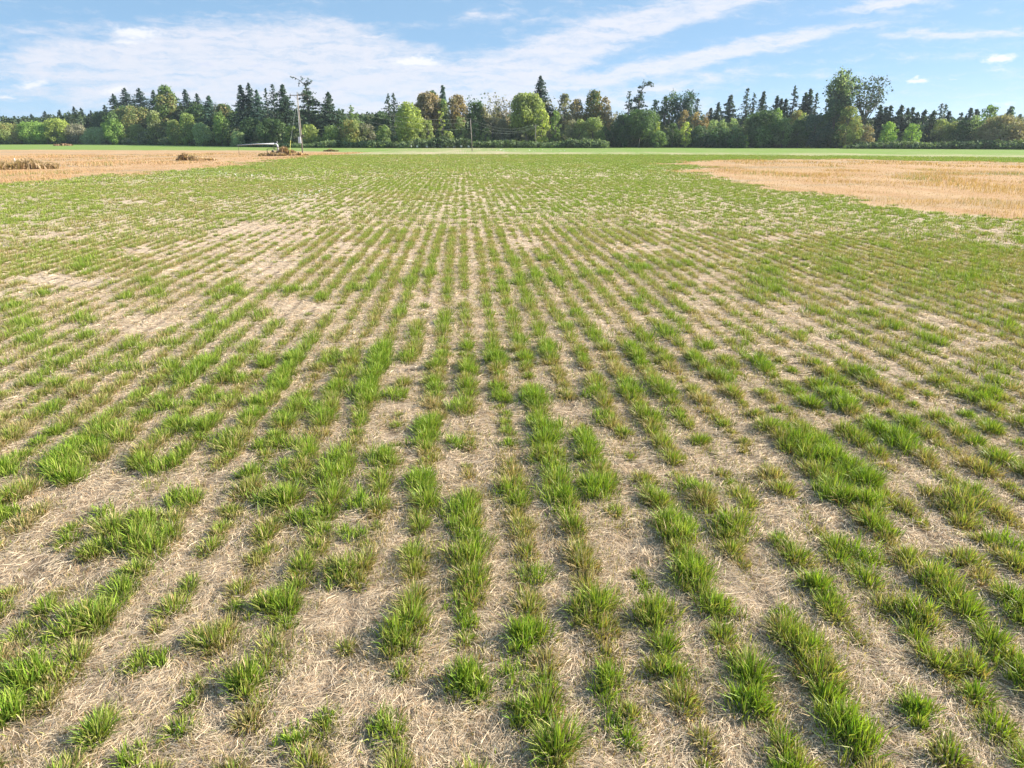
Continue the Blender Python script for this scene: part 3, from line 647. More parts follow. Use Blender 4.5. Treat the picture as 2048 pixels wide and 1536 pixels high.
def t_fir(root, H, W, col, rng, sparse=.0, base=.08, bend=0.0, flat_top=False, top=1.0):
    rx = W*1.4; Cs, Ns = [], []; mb = MB(); tr = max(.14, H*.014)
    def ax(z): t = z/H; return bend*W*(t**3)
    mb.tube([(ax(H*t), 0, H*t-.1) for t in (0, .25, .5, .75, .9, 1)], [tr*1.2, tr, tr*.7, tr*.4, tr*.2, .03], 6)
    nb = int(H*(14 if not sparse else 8.5*(1-sparse)))
    for i in range(nb):
        t = base+(1-base)*((i+rng.random())/nb); z = H*t
        L = rx*((1-t)**.85)*(.50+.60*rng.random())*(1.0 if t > base+.12 else .5+.5*rng.random())+.18
        if rng.random() < .12: L *= 1.3
        a = rng.random()*2*math.pi; up = .22-.5*(1-t)*rng.random()
        d = np.array([math.cos(a), math.sin(a), up]); m = max(2, int(L/.42)); x0 = ax(z)
        if L > 1.2 and sparse: mb.tube([(x0, 0, z), (x0+d[0]*L*.8, d[1]*L*.8, z+d[2]*L*.8)], [.05, .02], 3)
        for j in range(m):
            s = (j+.4+.4*rng.random())/m; droop = -.25*s*s*L*.5
            for q in range(3 if not sparse else 2):
                Cs.append([x0+d[0]*L*s+rng.normal(0, .12), d[1]*L*s+rng.normal(0, .12), z+d[2]*L*s+droop+rng.normal(0, .10)])
                Ns.append([d[0]*.6+rng.normal(0, .5), d[1]*.6+rng.normal(0, .5), .8+rng.normal(0, .5)])
    for k in range(5): Cs.append([ax(H), 0, H-.2*k-.1]); Ns.append([rng.normal(), rng.normal(), .1])
    Cs = np.array(Cs); Ns = np.array(Ns); sz = .42 if not sparse else .40
    C = np.array(col)*np.clip(1+rng.normal(0, .28, (len(Cs), 1)), .4, 2); V, F = leaves(Cs, Ns, sz, rng, .5)
    crown_mesh(V, F, np.repeat(C, 4, 0), root); mb.build('trunk', M_BARK, root)
def t_open(root, H, W, col, rng, tint=None, leafy=.5, lean=0.0, trunkmat=None, low=.25):
    """open crown on visible upright limbs, gaps showing the sky"""
    rx = W/2; mb = MB(); tr = max(.13, H*.017); tips = []
    mb.tube([(0, 0, -.15), (lean*.1, 0, H*.25), (lean*.4, 0, H*.55)], [tr*1.2, tr, tr*.6], 6)
    nl = int(6+W*.9)
    for i in range(nl):
        a = i*2.4+rng.uniform(-.4, .4); z0 = H*rng.uniform(low, .55); e = Vector((lean+math.cos(a)*rx*rng.uniform(.3, 1.0), math.sin(a)*rx*rng.uniform(.3, 1), H*rng.uniform(.58, 1.0)))
        s = Vector((lean*.4*(z0/(H*.55))**2, 0, z0)); m = (s+e)/2+Vector((math.cos(a)*rx*.15, math.sin(a)*rx*.15, -H*.03))
        mb.tube([s, m, e], [tr*.5, tr*.28, .04], 4); pts = [s.lerp(m, .5), m, m.lerp(e, .35), m.lerp(e, .7), e]
        for p in pts[1:]:
            for q in range(2):
                tw = p+Vector((rng.normal(0, 1), rng.normal(0, 1), abs(rng.normal(.5, .6))))*H*.055
                mb.tube([p, tw], [.045, .02], 3, caps=False); tips.append(tw)
            tips.append(p)
    tips = np.array([list(t) for t in tips]); k = int(1+leafy*16); T = np.repeat(tips, k, 0)+rng.normal(0, H*.022+.12, (len(tips)*k, 3))
    C = np.array(col)*np.clip(1+rng.normal(0, .28, (len(T), 1)), .4, 2)
    if tint is not None: m = (rng.random((len(T), 1)) < .35); C = np.where(m, np.array(tint), C)
    V, F = leaves(T, rng.normal(0, 1, T.shape)+[0, 0, .4], .42, rng)
    crown_mesh(V, F, np.repeat(C, 4, 0), root); mb.build('trunk', trunkmat or M_BARK, root)
def t_snag(root, H, W, col, rng, side):
    """old storm-bent fir: bare leaning top bearing one flat tuft, ragged boughs below"""
    mb = MB(); tr = H*.016
    path = [(0, 0, -.1), (0, 0, H*.4), (.1*side, 0, H*.7), (.5*side, 0, H*.86), (1.5*side, 0, H*.93), (2.6*side, 0, H*.985)] if side > 0 else \
           [(0, 0, -.1), (0, 0, H*.5), (-.1, 0, H*.78), (-.2, 0, H*.87), (-1.6, 0, H*.94), (-3.4, 0, H*.995)]
    mb.tube(path, [tr*1.3, tr, tr*.8, tr*.6, tr*.35, .05], 6); T, N = [], []
    def bough(p, e, n, s=.3):
        p, e = np.array(p), np.array(e); mb.tube([p, (p+e)/2+[0, 0, .15], e], [.09, .06, .03], 3)
        for j in range(n):
            q = .25+.8*rng.random(); T.append(p+(e-p)*q+rng.normal(0, s, 3)*[1, 1, .7]); N.append([rng.normal(0, .5), rng.normal(0, .5), 1])
    if side > 0:
        bough((1.5, 0, H*.93), (3.9, .5, H*.97), 26); bough((1.2, 0, H*.92), (1.2, -.6, H*.995), 22); bough((2.0, 0, H*.95), (3.2, .3, H*1.0), 26); bough((.9, 0, H*.90), (-.1, .2, H*.93), 12)
        bough((2.2, 0, H*.96), (4.2, -.2, H*.93), 14)
    else:
        bough((-.3, 0, H*.88), (1.9, .2, H*.955), 26); bough((-.3, 0, H*.88), (.8, -.4, H*.97), 20); bough((-1.6, 0, H*.94), (-1.0, .2, H*.99), 14); bough((-2, 0, H*.95), (-2.3, 0, H*.87), 6, .15); bough((-2.6, 0, H*.97), (-4.4, 0, H*1.0), 10, .18)
    for i in range(int(H*5)):
        t = .16+.62*rng.random()**.8; a = rng.random()*6.28; L = W/2*(.5+.95*rng.random())*(1.15-t*.75)
        bough((0, 0, H*t), (math.cos(a)*L, math.sin(a)*L, H*t-L*.18*rng.random()+.2), int(5+L*5), .26)
    for i in range(16):
        t = .72+.2*rng.random(); a = rng.random()*6.28; L = .5+1.0*rng.random(); x0 = -.15 if side < 0 else .2+(t-.72)*3
        bough((x0, 0, H*t), (x0+math.cos(a)*L, math.sin(a)*L, H*t+.15), 6, .2)
    if side < 0: bough((0, 0, H*.62), (W*.72, .3, H*.55), 26, .3); bough((0, 0, H*.66), (W*.5, -.3, H*.63), 22, .3)
    T = np.array(T); N = np.array(N); C = np.array(col)*np.clip(1+rng.normal(0, .28, (len(T), 1)), .4, 2)
    V, F = leaves(T, N, .46, rng, .5); crown_mesh(V, F, np.repeat(C, 4, 0), root); mb.build('trunk', M_BARK, root)

def plant(kind, u, vtop, wpx, off, col, label, tint=None, **kw):
    D = edge_dist(u)+off; p = at_dist(u, D); H = height_at(u, vtop, D); W = px_to_m(wpx, D)
    seed = int(u*13+vtop*7+wpx); rng = np.random.default_rng(seed)
    name, cat = {'fir': ('fir_tree', 'fir tree'), 'sfir': ('fir_tree', 'fir tree'), 'snagR': ('bent_fir_tree', 'fir tree'), 'snagL': ('bent_fir_tree', 'fir tree'), 'bare': ('bare_topped_tree', 'tree'),
                 'open': ('open_crowned_tree', 'tree'), 'bush': ('bush', 'bush'), 'willow': ('willow_tree', 'tree')}.get(kind, ('leafy_tree', 'tree'))
    o = empty(name, (p[0], p[1], 0.0), 0.0 if kind.startswith('snag') else rng.random()*6.28)
    if kind == 'fir': t_fir(o, H, W, col, rng, **kw)
    elif kind == 'sfir': t_fir(o, H, W, col, rng, sparse=.35, base=.2, **kw)
    elif kind == 'snagR': t_snag(o, H, W, col, rng, 1)
    elif kind == 'snagL': t_snag(o, H, W, col, rng, -1)
    elif kind == 'bare': t_open(o, H, W, col, rng, tint, leafy=.16, trunkmat=M_PALEBARK, **kw)
    elif kind == 'open': t_open(o, H, W, col, rng, tint, **kw)
    else: t_leaf(o, H, W, col, rng, kind, tint, **kw)
    tag(o, label, cat, {'fir tree': 'firs in the tree line', 'tree': 'leafy trees in the tree line', 'bush': 'bushes along the foot of the tree line'}[cat])
    return o

TREES = [
 # far left, distant part of the tree line
 ('round', 22, 248, 48, 0, OLIVE, 'low olive tree at the far left end of the tree line', RUST),
 ('round', 70, 246, 56, 2, BRIGHT, 'low yellow-green tree, second from the left end of the tree line', None),
 ('round', 118, 238, 46, 1, YEL, 'rounded bright yellow-green tree, the brightest near the left end', None),
 ('round', 156, 249, 44, 2, GREY, 'greyish olive tree right of the bright yellow-green one', None),
 ('willow', 200, 257, 60, -4, PALE, 'low pale spreading willow with sloping crown at the field edge', None),
 ('round', 236, 239, 46, 2, BRIGHT, 'fresh green tree below the rust-tinted rounded crown', None),
 ('col', 277, 248, 30, -2, OLIVE, 'small olive tree between the fresh green tree and the tall narrow one', None),
 ('col', 314, 221, 36, 4, OLIVE, 'tall narrow olive tree in front of the rusty giant', GREY),
 ('round', 268, 215, 80, 22, MID, 'wide rounded crown tinted rust below four dark firs', RUST),
 ('round', 215, 224, 50, 30, DARK, 'dark rounded tree left of the rust-tinted rounded crown', None),
 ('round', 345, 172, 46, 24, MID, 'giant dark tree with rusty right flank, highest on the left', RUST),
 ('fir', 38, 233, 14, 70, FIRB, 'tiny distant fir, leftmost above the low olive trees', None),
 ('fir', 72, 229, 12, 70, FIRB, 'tiny distant fir, second of the leftmost row', None),
 ('fir', 100, 223, 18, 70, FIRB, 'small distant fir with ragged top above the yellow-green trees', None),
 ('fir', 129, 221, 18, 70, FIRB, 'small distant fir right of the ragged-topped one', None),
 ('fir', 159, 214, 15, 60, FIRB, 'slim pointed small fir, tallest of the small ones on the left', None),
 ('fir', 173, 217, 17, 60, FIRB, 'small fir just right of the slim pointed one', None),
 ('fir', 191, 222, 14, 60, FIRB, 'small fir between the slim pair and the dark rounded tree', None),
 ('fir', 220, 211, 16, 45, FIRB, 'thin fir at the left foot of the tall dark group', None),
 ('fir', 241, 189, 32, 40, FIR, 'dark fir, leftmost of the tall group on the left', None),
 ('fir', 265, 177, 36, 42, FIRB, 'tall dark fir, second of the tall group on the left', None),
 ('fir', 293, 177, 38, 42, FIRB, 'tall broad dark fir, third of the tall group on the left', None),
 ('fir', 321, 181, 26, 44, FIR, 'narrow dark fir touching the rusty giant', None),
 ('fir', 383, 180, 30, 40, FIRB, 'sharp dark fir right of the rusty giant', None),
 ('fir', 405, 188, 22, 40, FIRB, 'isolated slender fir between the rusty giant and the broad dark tree', None),
 ('round', 352, 240, 32, -6, OLIVE, 'small lit olive tree at the feet of the rusty giant', None),
 ('col', 378, 226, 38, -4, OLIVE, 'upright lit olive tree in a trio at the field edge', BRIGHT),
 ('round', 404, 246, 36, -10, PALE, 'pale green rounded tree nearest the field on the left', None),
 ('round', 405, 212, 60, 22, DARK, 'dark rounded tree below the isolated slender fir', None),
 ('fir', 428, 192, 36, 18, BLUE, 'broad blunt-topped dark conifer left of the rust-tinged crown', None),
 ('round', 452, 208, 44, 16, DARK, 'dark rounded crown with rust-tinged shoulder', RUST),
 ('col', 444, 225, 34, -6, MID, 'pointed mid green tree at the field edge below the rust-tinged shoulder', BRIGHT),
 ('bush', 476, 262, 32, -12, PALE, 'grey-green rounded bush above the far end of the pipe', None),
 ('round', 478, 224, 50, 18, DARK, 'dark mass of leaves left of the row of tall firs', None),
 # middle left
 ('fir', 493, 171, 30, 12, FIRB, 'tall dark fir, leftmost of the dense trio', None),
 ('fir', 509, 167, 26, 16, FIRB, 'tallest pointed fir of the dense trio', None),
 ('fir', 523, 181, 24, 12, BLUE, 'shorter fir, rightmost of the dense trio', None),
 ('sfir', 541, 177, 20, 12, FIRB, 'thin sparse fir between the dense trio and the pair', None),
 ('sfir', 555, 169, 28, 14, FIRB, 'ragged fir, left one of the pair beside the near power pole', None),
 ('fir', 575, 170, 40, 12, FIR, 'large dark fir directly left of the near power pole', None, dict(base=.2)),
 ('round', 505, 236, 50, 2, DARK, 'deeply shaded leafy tree above the middle of the pipe', None),
 ('round', 548, 238, 56, 0, DARK, 'bluish dark leafy tree behind the pipe elbow', MID),
 ('col', 523, 243, 20, 3, MID, 'small pale-topped tree behind the pipe', None),
 ('ivy', 586, 252, 34, -2, MID, 'ivy-draped low tree between pipe and near power pole', YEL),
 ('snagL', 622, 154, 52, 6, FIR, 'storm-bent fir with bare leaning top tilting left', None),
 ('ivy', 622, 250, 40, -4, OLIVE, 'creeper-covered low tree under the storm-bent fir', YEL),
 ('fir', 663, 185, 34, 8, FIR, 'solitary pointed fir right of the storm-bent one', None),
 ('ivy', 662, 252, 40, -3, MID, 'low tree with hanging pale creepers forming an arch', YEL),
 ('round', 688, 232, 40, 12, DARK, 'dark tree behind the creeper arch', None),
 ('sfir', 706, 212, 36, 4, MID, 'small olive conifer with ragged pointed crown', RUST and None),
 ('col', 702, 240, 46, -2, OLIVE, 'reddish olive bushy tree at the foot of the ragged conifer', RUST),
 ('round', 742, 230, 50, 18, DARK, 'dark leafy tree left of the double-topped fir', GREY),
 ('round', 730, 248, 46, 2, GREY, 'greyish bushy tree behind the power wires', MID),
 ('round', 764, 224, 50, 14, DARK, 'dark leafy tree in front of the double-topped fir', None),
 ('sfir', 781, 188, 26, 16, FIRB, 'left top of the close pair of sparse firs', None),
 ('sfir', 791, 187, 22, 22, FIRB, 'right top of the close pair of sparse firs', None),
 ('col', 768, 250, 34, -2, MID, 'mid green bushy tree left of the tall yellow-green one', OLIVE),
 # middle
 ('col', 818, 205, 60, -6, YEL, 'tall yellow-green tree over the white boxes, left end', OLIVE),
 ('high', 858, 186, 58, 10, BROWN, 'tall rusty-crowned tree behind the white boxes', RUST),
 ('high', 868, 180, 26, 14, DARK, 'small dark crown poking above the rusty crown', None),
 ('fir', 888, 172, 20, 14, BLUE, 'narrow fir tip between the two rusty crowns', None),
 ('col', 888, 200, 34, 8, MID, 'dark green leafy tree between the two rusty crowns', GREY),
 ('ivy', 856, 240, 28, -6, OLIVE, 'pillar of lit creepers above the white boxes', YEL),
 ('ivy', 884, 222, 18, -2, YEL, 'slim yellow creeper-clad trunk left of the middle power pole', None),
 ('willow', 895, 262, 34, -8, OLIVE, 'arched yellowish bushy tree leaning to the hedge', YEL),
 ('high', 916, 190, 44, 4, BROWN, 'rusty olive tree left of the middle power pole', RUST),
 ('ivy', 922, 232, 26, -3, OLIVE, 'creeper-clad tree right behind the middle power pole', MID),
 ('bare', 948, 192, 34, 8, DARK, 'bare-twigged dark tree just right of the middle power pole', None),
 ('col', 955, 204, 50, 6, DARK, 'dark green tree below the bare twigs', MID),
 ('bare', 990, 188, 36, 10, GREY, 'leafless tree with upright grey twigs near the photo centre', None),
 ('open', 985, 212, 50, 4, GREY, 'thin greyish tree in front of the leafless one', None),
 ('bare', 1008, 200, 40, 6, BROWN, 'pale brown half-bare tree left of the large yellow-green crown', None),
 ('ivy', 950, 246, 24, -3, MID, 'small lit green tree right of the middle power pole', None),
 ('ivy', 972, 256, 22, -4, OLIVE, 'little yellowish tree second right of the middle pole', YEL),
 ('col', 1004, 240, 34, 0, GREY, 'beige-green thin tree with pale stems above the hedge', None),
 ('high', 1052, 187, 68, -2, OLIVE, 'large spreading yellow-green tree with thick forked trunk', YEL),
 ('ivy', 1034, 232, 34, 4, MID, 'green tree filling left side under the spreading crown', None),
 ('fir', 1080, 153, 34, 10, FIRB, 'lone tall fir rising highest at the centre', None, dict(base=.3)),
 ('col', 1083, 217, 34, -4, YEL, 'bright yellow-green tree beside the far power pole', None),
 ('open', 1100, 196, 34, 12, GREY, 'thin grey-green crown right below the lone tall fir', None),
 ('col', 1111, 221, 26, -1, MID, 'narrow green tree right of the bright yellow-green one', BRIGHT),
 ('round', 1127, 188, 42, 10, GREY, 'grey rounded crown left of the large rust and green tree', DARK),
 ('round', 1152, 198, 40, 6, BROWN, 'brownish tree behind the beige-green pair', RUST),
 ('col', 1143, 240, 34, -4, GREY, 'beige leafy tree at the field edge below the grey crown', OLIVE),
 ('round', 1160, 238, 36, -5, OLIVE, 'olive-yellow rounded tree at the field edge', None),
 ('round', 1186, 181, 50, 8, DARK, 'large dark green crown with rusty side', RUST),
 ('round', 1207, 194, 36, 6, BROWN, 'rusty brown tree ending the tall middle block', RUST),
 ('col', 1186, 236, 50, -4, OLIVE, 'yellow-green bushy tree under the rusty crowns', BRIGHT),
 ('round', 1206, 252, 34, -3, DARK, 'low dark tree right of the yellow-green bushy one', None),
 # gap and bent fir
 ('bare', 1228, 226, 28, 12, GREY, 'small bare twiggy tree in the sky gap', None),
 ('sfir', 1254, 183, 28, 8, FIRB, 'sparse fir left of the snag with curled top', None),
 ('snagR', 1274, 163, 36, 6, FIR, 'tall bent fir with curled top leaning right', None),
 ('round', 1245, 229, 50, -2, DARK, 'dark rounded tree below the sparse fir', BLUE),
 ('high', 1279, 220, 60, -4, DARK, 'dark wide tree with straight bare trunks showing below', MID),
 ('round', 1308, 226, 30, 2, DARK, 'dark leafy tree behind the small yellow one', None),
 ('col', 1313, 243, 18, -5, YEL, 'small bright yellow tree in the dark stand', None),
 ('round', 1316, 262, 38, -7, MID, 'low bushy green tree below the small yellow one', DARK),
 ('col', 1307, 199, 26, 14, BLUE, 'bluish green rounded crown, left of the slim poplars', None),
 ('col', 1326, 191, 24, 12, DARK, 'slim dark poplar, left of the three slim ones', None),
 ('open', 1336, 185, 26, 14, DARK, 'slim feathery poplar, middle of the three slim ones', None),
 ('open', 1355, 184, 24, 12, BLUE, 'open tall tree with see-through crown, left twin', None),
 ('open', 1373, 184, 28, 12, BLUE, 'open tall tree with see-through crown, right twin', None),
 ('sfir', 1390, 198, 18, 10, FIRB, 'thin small fir right of the see-through twins', None),
 ('col', 1365, 220, 28, 4, BROWN, 'rusty orange tree below the see-through twins', RUST),
 ('col', 1371, 244, 26, -4, YEL, 'bright yellow narrow tree below the rusty orange one', None),
 ('round', 1345, 246, 32, -2, DARK, 'dark rounded tree left of the bright yellow narrow one', MID),
 ('open', 1398, 228, 34, 4, BROWN, 'thin beige-brown crown right of the rusty orange tree', RUST),
 ('round', 1398, 252, 44, -2, DARK, 'dark low tree below the beige-brown crown', BLUE),
 ('round', 1425, 240, 30, 2, PALE, 'pale grey-green tree, first of three in the stand', None),
 ('round', 1442, 238, 26, 3, PALE, 'pale grey-green tree, second of three in the stand', None),
 ('round', 1463, 236, 32, 0, PALE, 'pale grey-green tree, third and widest in the stand', YEL),
 ('round', 1440, 256, 50, -4, DARK, 'dark low wide tree under the pale grey-green three', BLUE),
 ('col', 1491, 236, 24, 0, OLIVE, 'lit olive narrow tree beside the wide dark oak', None),
 ('round', 1476, 263, 36, -9, DARK, 'small round dark tree standing forward at the field edge', None),
 ('ivy', 1489, 270, 20, -8, YEL, 'yellow leafy sapling at the right foot of small dark tree', None),
 ('fir', 1417, 217, 16, 22, FIRB, 'stubby small fir left of the fir row', None),
 ('fir', 1431, 206, 22, 24, FIRB, 'small broad fir, first of the row right of centre', None),
 ('fir', 1454, 191, 28, 22, FIRB, 'medium dark fir, second of the row right of centre', None),
 ('sfir', 1486, 177, 28, 18, FIRB, 'tallest fir of the row behind the oak', None),
 ('sfir', 1500, 188, 20, 20, FIRB, 'thin fir right of the tallest in the row', None),
 ('fir', 1518, 184, 22, 22, FIRB, 'fir with a pointed top above the oak crown', None),
 ('fir', 1545, 194, 18, 26, FIRB, 'small dark fir behind the orange-tinted tree', None),
 ('fir', 1554, 198, 14, 26, FIRB, 'smaller fir leaning against the small dark one', None),
 ('fir', 1564, 199, 20, 24, FIR, 'low dark fir left foot of the tall crooked fir', None),
 ('sfir', 1578, 173, 26, 18, FIRB, 'tall crooked fir with ragged top near the cottonwood', None),
 ('fir', 1601, 186, 22, 22, FIRB, 'dark fir, left of the trio beside the cottonwood', None),
 ('fir', 1609, 179, 24, 20, FIRB, 'tallest fir of the trio beside the cottonwood', None),
 ('sfir', 1623, 187, 18, 20, FIRB, 'slim fir, right of the trio beside the cottonwood', None),
 ('round', 1528, 222, 76, 0, DARK, 'wide dark rounded oak reaching the field edge', MID),
 ('round', 1522, 252, 40, -5, MID, 'mid green tree at the foot of the oak', None),
 ('round', 1566, 236, 36, -3, MID, 'greyish green lit tree right of the oak', PALE),
 ('col', 1552, 216, 24, 10, BRIGHT, 'small fresh green crown above the greyish green tree', None),
 ('round', 1590, 220, 38, 6, OLIVE, 'tree with orange-tinted crown left of the cottonwood', RUST),
 ('round', 1596, 240, 44, -2, DARK, 'shaded dark green tree below the orange-tinted crown', MID),
 ('round', 1626, 230, 62, 0, BLUE, 'broad bluish dark tree at the foot of the cottonwood', DARK),
 # cottonwood and right end
 ('open', 1672, 148, 48, 2, (.095, .135, .075), 'huge cottonwood with tall feathery crown, tallest on the right', PALE, dict(leafy=2.6, low=.15)),
 ('col', 1664, 200, 54, 0, DARK, 'dark tree wrapping the cottonwood trunk', BLUE),
 ('open', 1724, 161, 50, 4, (.07, .10, .065), 'thin see-through cottonwood right of the huge one', None),
 ('col', 1692, 212, 40, -3, OLIVE, 'yellowing tree before the cottonwood', RUST),
 ('col', 1710, 238, 34, -6, OLIVE, 'orange-topped bushy tree right below the cottonwood', RUST),
 ('willow', 1733, 252, 34, -4, GREY, 'rusty grey low tree right of the cottonwood', RUST),
 ('fir', 1752, 211, 18, 6, FIR, 'small fir, first right of the cottonwood', None),
 ('fir', 1763, 215, 18, 8, FIR, 'small fir, second right of the cottonwood', None),
 ('fir', 1771, 212, 20, 6, FIR, 'small fir, third right of the cottonwood', None),
 ('fir', 1793, 212, 28, 6, FIR, 'broad small fir behind the two round green trees', None),
 ('fir', 1807, 218, 20, 8, FIR, 'small fir with double tip between the round green trees', None),
 ('fir', 1815, 216, 18, 12, FIRB, 'slim small fir just above the right round green tree', None),
 ('fir', 1826, 226, 20, 6, FIR, 'short fir rising behind the right round green tree', None),
 ('fir', 1841, 221, 24, 8, FIRB, 'small fir right of the right round green tree', None),
 ('fir', 1859, 222, 26, 3, FIR, 'squat dark fir standing closer to the field', None),
 ('sfir', 1871, 208, 20, 16, FIRB, 'taller ragged fir, left of the close two', None),
 ('sfir', 1879, 209, 18, 18, FIRB, 'taller ragged fir, right of the close two', None),
 ('fir', 1889, 224, 16, 14, FIRB, 'tiny fir right of the ragged two', None),
 ('sfir', 1914, 226, 16, 20, FIRB, 'tiny thin fir above the olive bushes on the right', None),
 ('fir', 1931, 217, 18, 14, FIRB, 'pointed small fir left of the pale green poplar', None),
 ('fir', 1943, 220, 16, 16, FIRB, 'blunt small fir next to the pale green poplar', None),
 ('fir', 2010, 214, 22, 14, BLUE, 'dark fir behind the brown-olive spreading tree', None),
 ('fir', 2030, 230, 16, 16, FIRB, 'small fir right behind the brown-olive spreading tree', None),
 ('fir', 2046, 238, 18, 14, FIRB, 'last small fir at the right photo edge', None),
 ('round', 1775, 244, 36, -7, BRIGHT, 'round bright green tree, left of the two standing forward', None),
 ('round', 1823, 247, 30, -7, BRIGHT, 'round bright green tree, right of the two standing forward', None),
 ('round', 1877, 238, 34, 0, OLIVE, 'olive bushy tree below the ragged two firs', GREY),
 ('round', 1902, 244, 40, 0, OLIVE, 'grey-olive bushy tree in the right stand', GREY),
 ('round', 1925, 240, 44, -2, DARK, 'dark leafy tree left of the pale green poplar', None),
 ('round', 1944, 231, 30, 8, PALE, 'pale tree touching the poplar on its left', None),
 ('col', 1970, 211, 38, 2, MID, 'pale green upright poplar near the right edge', BRIGHT),
 ('willow', 2002, 232, 80, -5, BROWN, 'spreading brown-olive tree with fanned stems near the right edge', OLIVE),
 ('round', 2044, 246, 34, -3, GREY, 'greyish tree cut by the right photo edge', None),
 ('round', 2085, 236, 60, 2, DARK, 'dark tree outside the right photo edge', None),
 ('round', -30, 244, 60, 2, DARK, 'dark tree outside the left photo edge', None)]
for t in TREES:
    kind, u, vt, wpx, off, col, label, tint = t[:8]
    plant(kind, u, vt, wpx, off, col, label, tint, **(t[8] if len(t) > 8 else {}))

def build_wood_stuff():
    """the parts of the wood that read as one mass"""
    rng = np.random.default_rng(77)
    # understorey along the whole edge
    lob = []
    for u in np.arange(-220, 2280, 5.5):
        D = edge_dist(u)+rng.uniform(0, 26); p = at_dist(u, D); h = rng.uniform(2.6, 6.2)*(1 if u > 300 else .9); w = rng.uniform(2.0, 3.4)
        lob.append(((p[0], p[1], h*.5), (w, w, h*.55), 1))
    V, F, C = lobes_crown(lob, 5.0, .58, (.13, .175, .07), rng, var=.28, fill=.25, tint=GREY)
    V[:, 2] = np.maximum(V[:, 2], .01)
    tag(link('undergrowth', np_mesh('undergrowth', V, F, C), M_LEAF), 'dark tangled undergrowth filling the wood between the tree trunks', 'undergrowth', kind='stuff')
    lob = []
    for u in np.arange(-350, 2400, 3.0):
        if 1212 < u < 1236 or 1738 < u < 1748: hh = 5.5
        else: hh = float(np.interp(u, [-300, 0, 120, 240, 400, 480, 700, 780, 1200, 1240, 1400, 1700, 1760, 2048, 2400], [12, 12, 13.5, 15, 16, 13.5, 11, 10.5, 11, 6.5, 9.5, 10, 7.5, 7.5, 7.5]))*rng.uniform(.75, 1.02)
        D = edge_dist(u)+rng.uniform(32, 75); p = at_dist(u, D); w = rng.uniform(2.4, 4)
        for k in range(2): lob.append(((p[0], p[1], hh*(.3+.38*k)), (w, w, hh*.34), 1))
    V, F, C = lobes_crown(lob, 2.6, .85, (.075, .11, .055), rng, var=.3, fill=.3)
    V[:, 2] = np.maximum(V[:, 2], .01)
    tag(link('woodland', np_mesh('woodland', V, F, C), M_LEAF), 'dark depth of the wood behind the front trees', 'woodland', kind='stuff')
    # far conifer woods beyond, small and bluish
    P, N = [], []
    for u in np.arange(-500, 2600, 2.4):
        if not (u < 260 or 1200 < u < 1260 or 1700 < u): continue
        D = 620+rng.uniform(0, 60) if u < 300 else 420+rng.uniform(0, 60); vt = float(np.interp(u, [-400, 0, 100, 260], [246, 243, 236, 226])) if u < 300 else float(np.interp(u, [1200, 1260, 1740, 1850, 2048, 2500], [250, 240, 240, 237, 246, 246]))
        vt += rng.uniform(-5, 7); p = at_dist(u, D); H = height_at(u, vt, D)
        for k in range(46):
            t = (k+rng.random())/46; w = (1-t)**.8*H*.17+.2; a = rng.random()*6.28
            P.append((p[0]+math.cos(a)*w*rng.random()**.5, p[1]+math.sin(a)*w, H*t)); N.append((math.cos(a), math.sin(a), .6))
    V, F = leaves(np.array(P), np.array(N), 1.5, rng, .4); C = np.repeat(np.array(FIRB)*np.clip(1+rng.normal(0, .25, (len(P), 1)), .4, 2), 4, 0)
    V[:, 2] = np.maximum(V[:, 2], .01)
    tag(link('distant_forest', np_mesh('distant_forest', V, F, C), M_LEAF), 'far dark conifer forest behind the tree line at both ends', 'forest', kind='stuff')
build_wood_stuff()

def hedge(us, label, hs, col=(.085, .13, .05)):
    rng = np.random.default_rng(int(us[0])); lob = []; c0 = at_dist((us[0]+us[-1])/2, edge_dist((us[0]+us[-1])/2)-12)
    for u in np.arange(us[0], us[1], 2.2):
        h = float(np.interp(u, np.linspace(us[0], us[1], len(hs)), hs))*rng.uniform(.8, 1.15)
        p = at_dist(u, edge_dist(u)-12+rng.uniform(-2, 2))-c0; w = rng.uniform(.9, 1.6)
        lob.append(((p[0], p[1], h*.5), (w, w, h*.55), 1))
    V, F, C = lobes_crown(lob, 7, .34, col, rng, var=.3, tint=PALE)
    V[:, 2] = np.maximum(V[:, 2], .01)
    o = link('bramble_hedge', np_mesh('bramble_hedge', V, F, C), M_LEAF); o.location = c0
    tag(o, label, 'hedge', 'low bramble hedges along the field edge')
hedge((612, 800), 'low bramble hedge between the near power pole and the white boxes', [1.1, 1.6, 1.9, 1.3, 2.0, 1.8, 1.3])
hedge((802, 938), 'dark bramble hedge behind the white boxes', [1.6, 2.2, 2.4, 2.8, 2.2, 2.4], (.06, .095, .04))
hedge((940, 1215), 'long even bramble hedge behind the middle and far power poles', [1.7, 1.6, 2.1, 1.7, 1.5, 1.6, 2.2, 2.2, 1.7])
hedge((1700, 2120), 'long low bramble hedge below the small firs on the right', [1.0, 1.6, 1.8, 1.5, 1.7, 2.0, 1.8, 2.1, 2.0])
hedge((480, 608), 'thin low bramble strip behind the pipe', [.8, 1.2, .9, 1.1, 1.0])

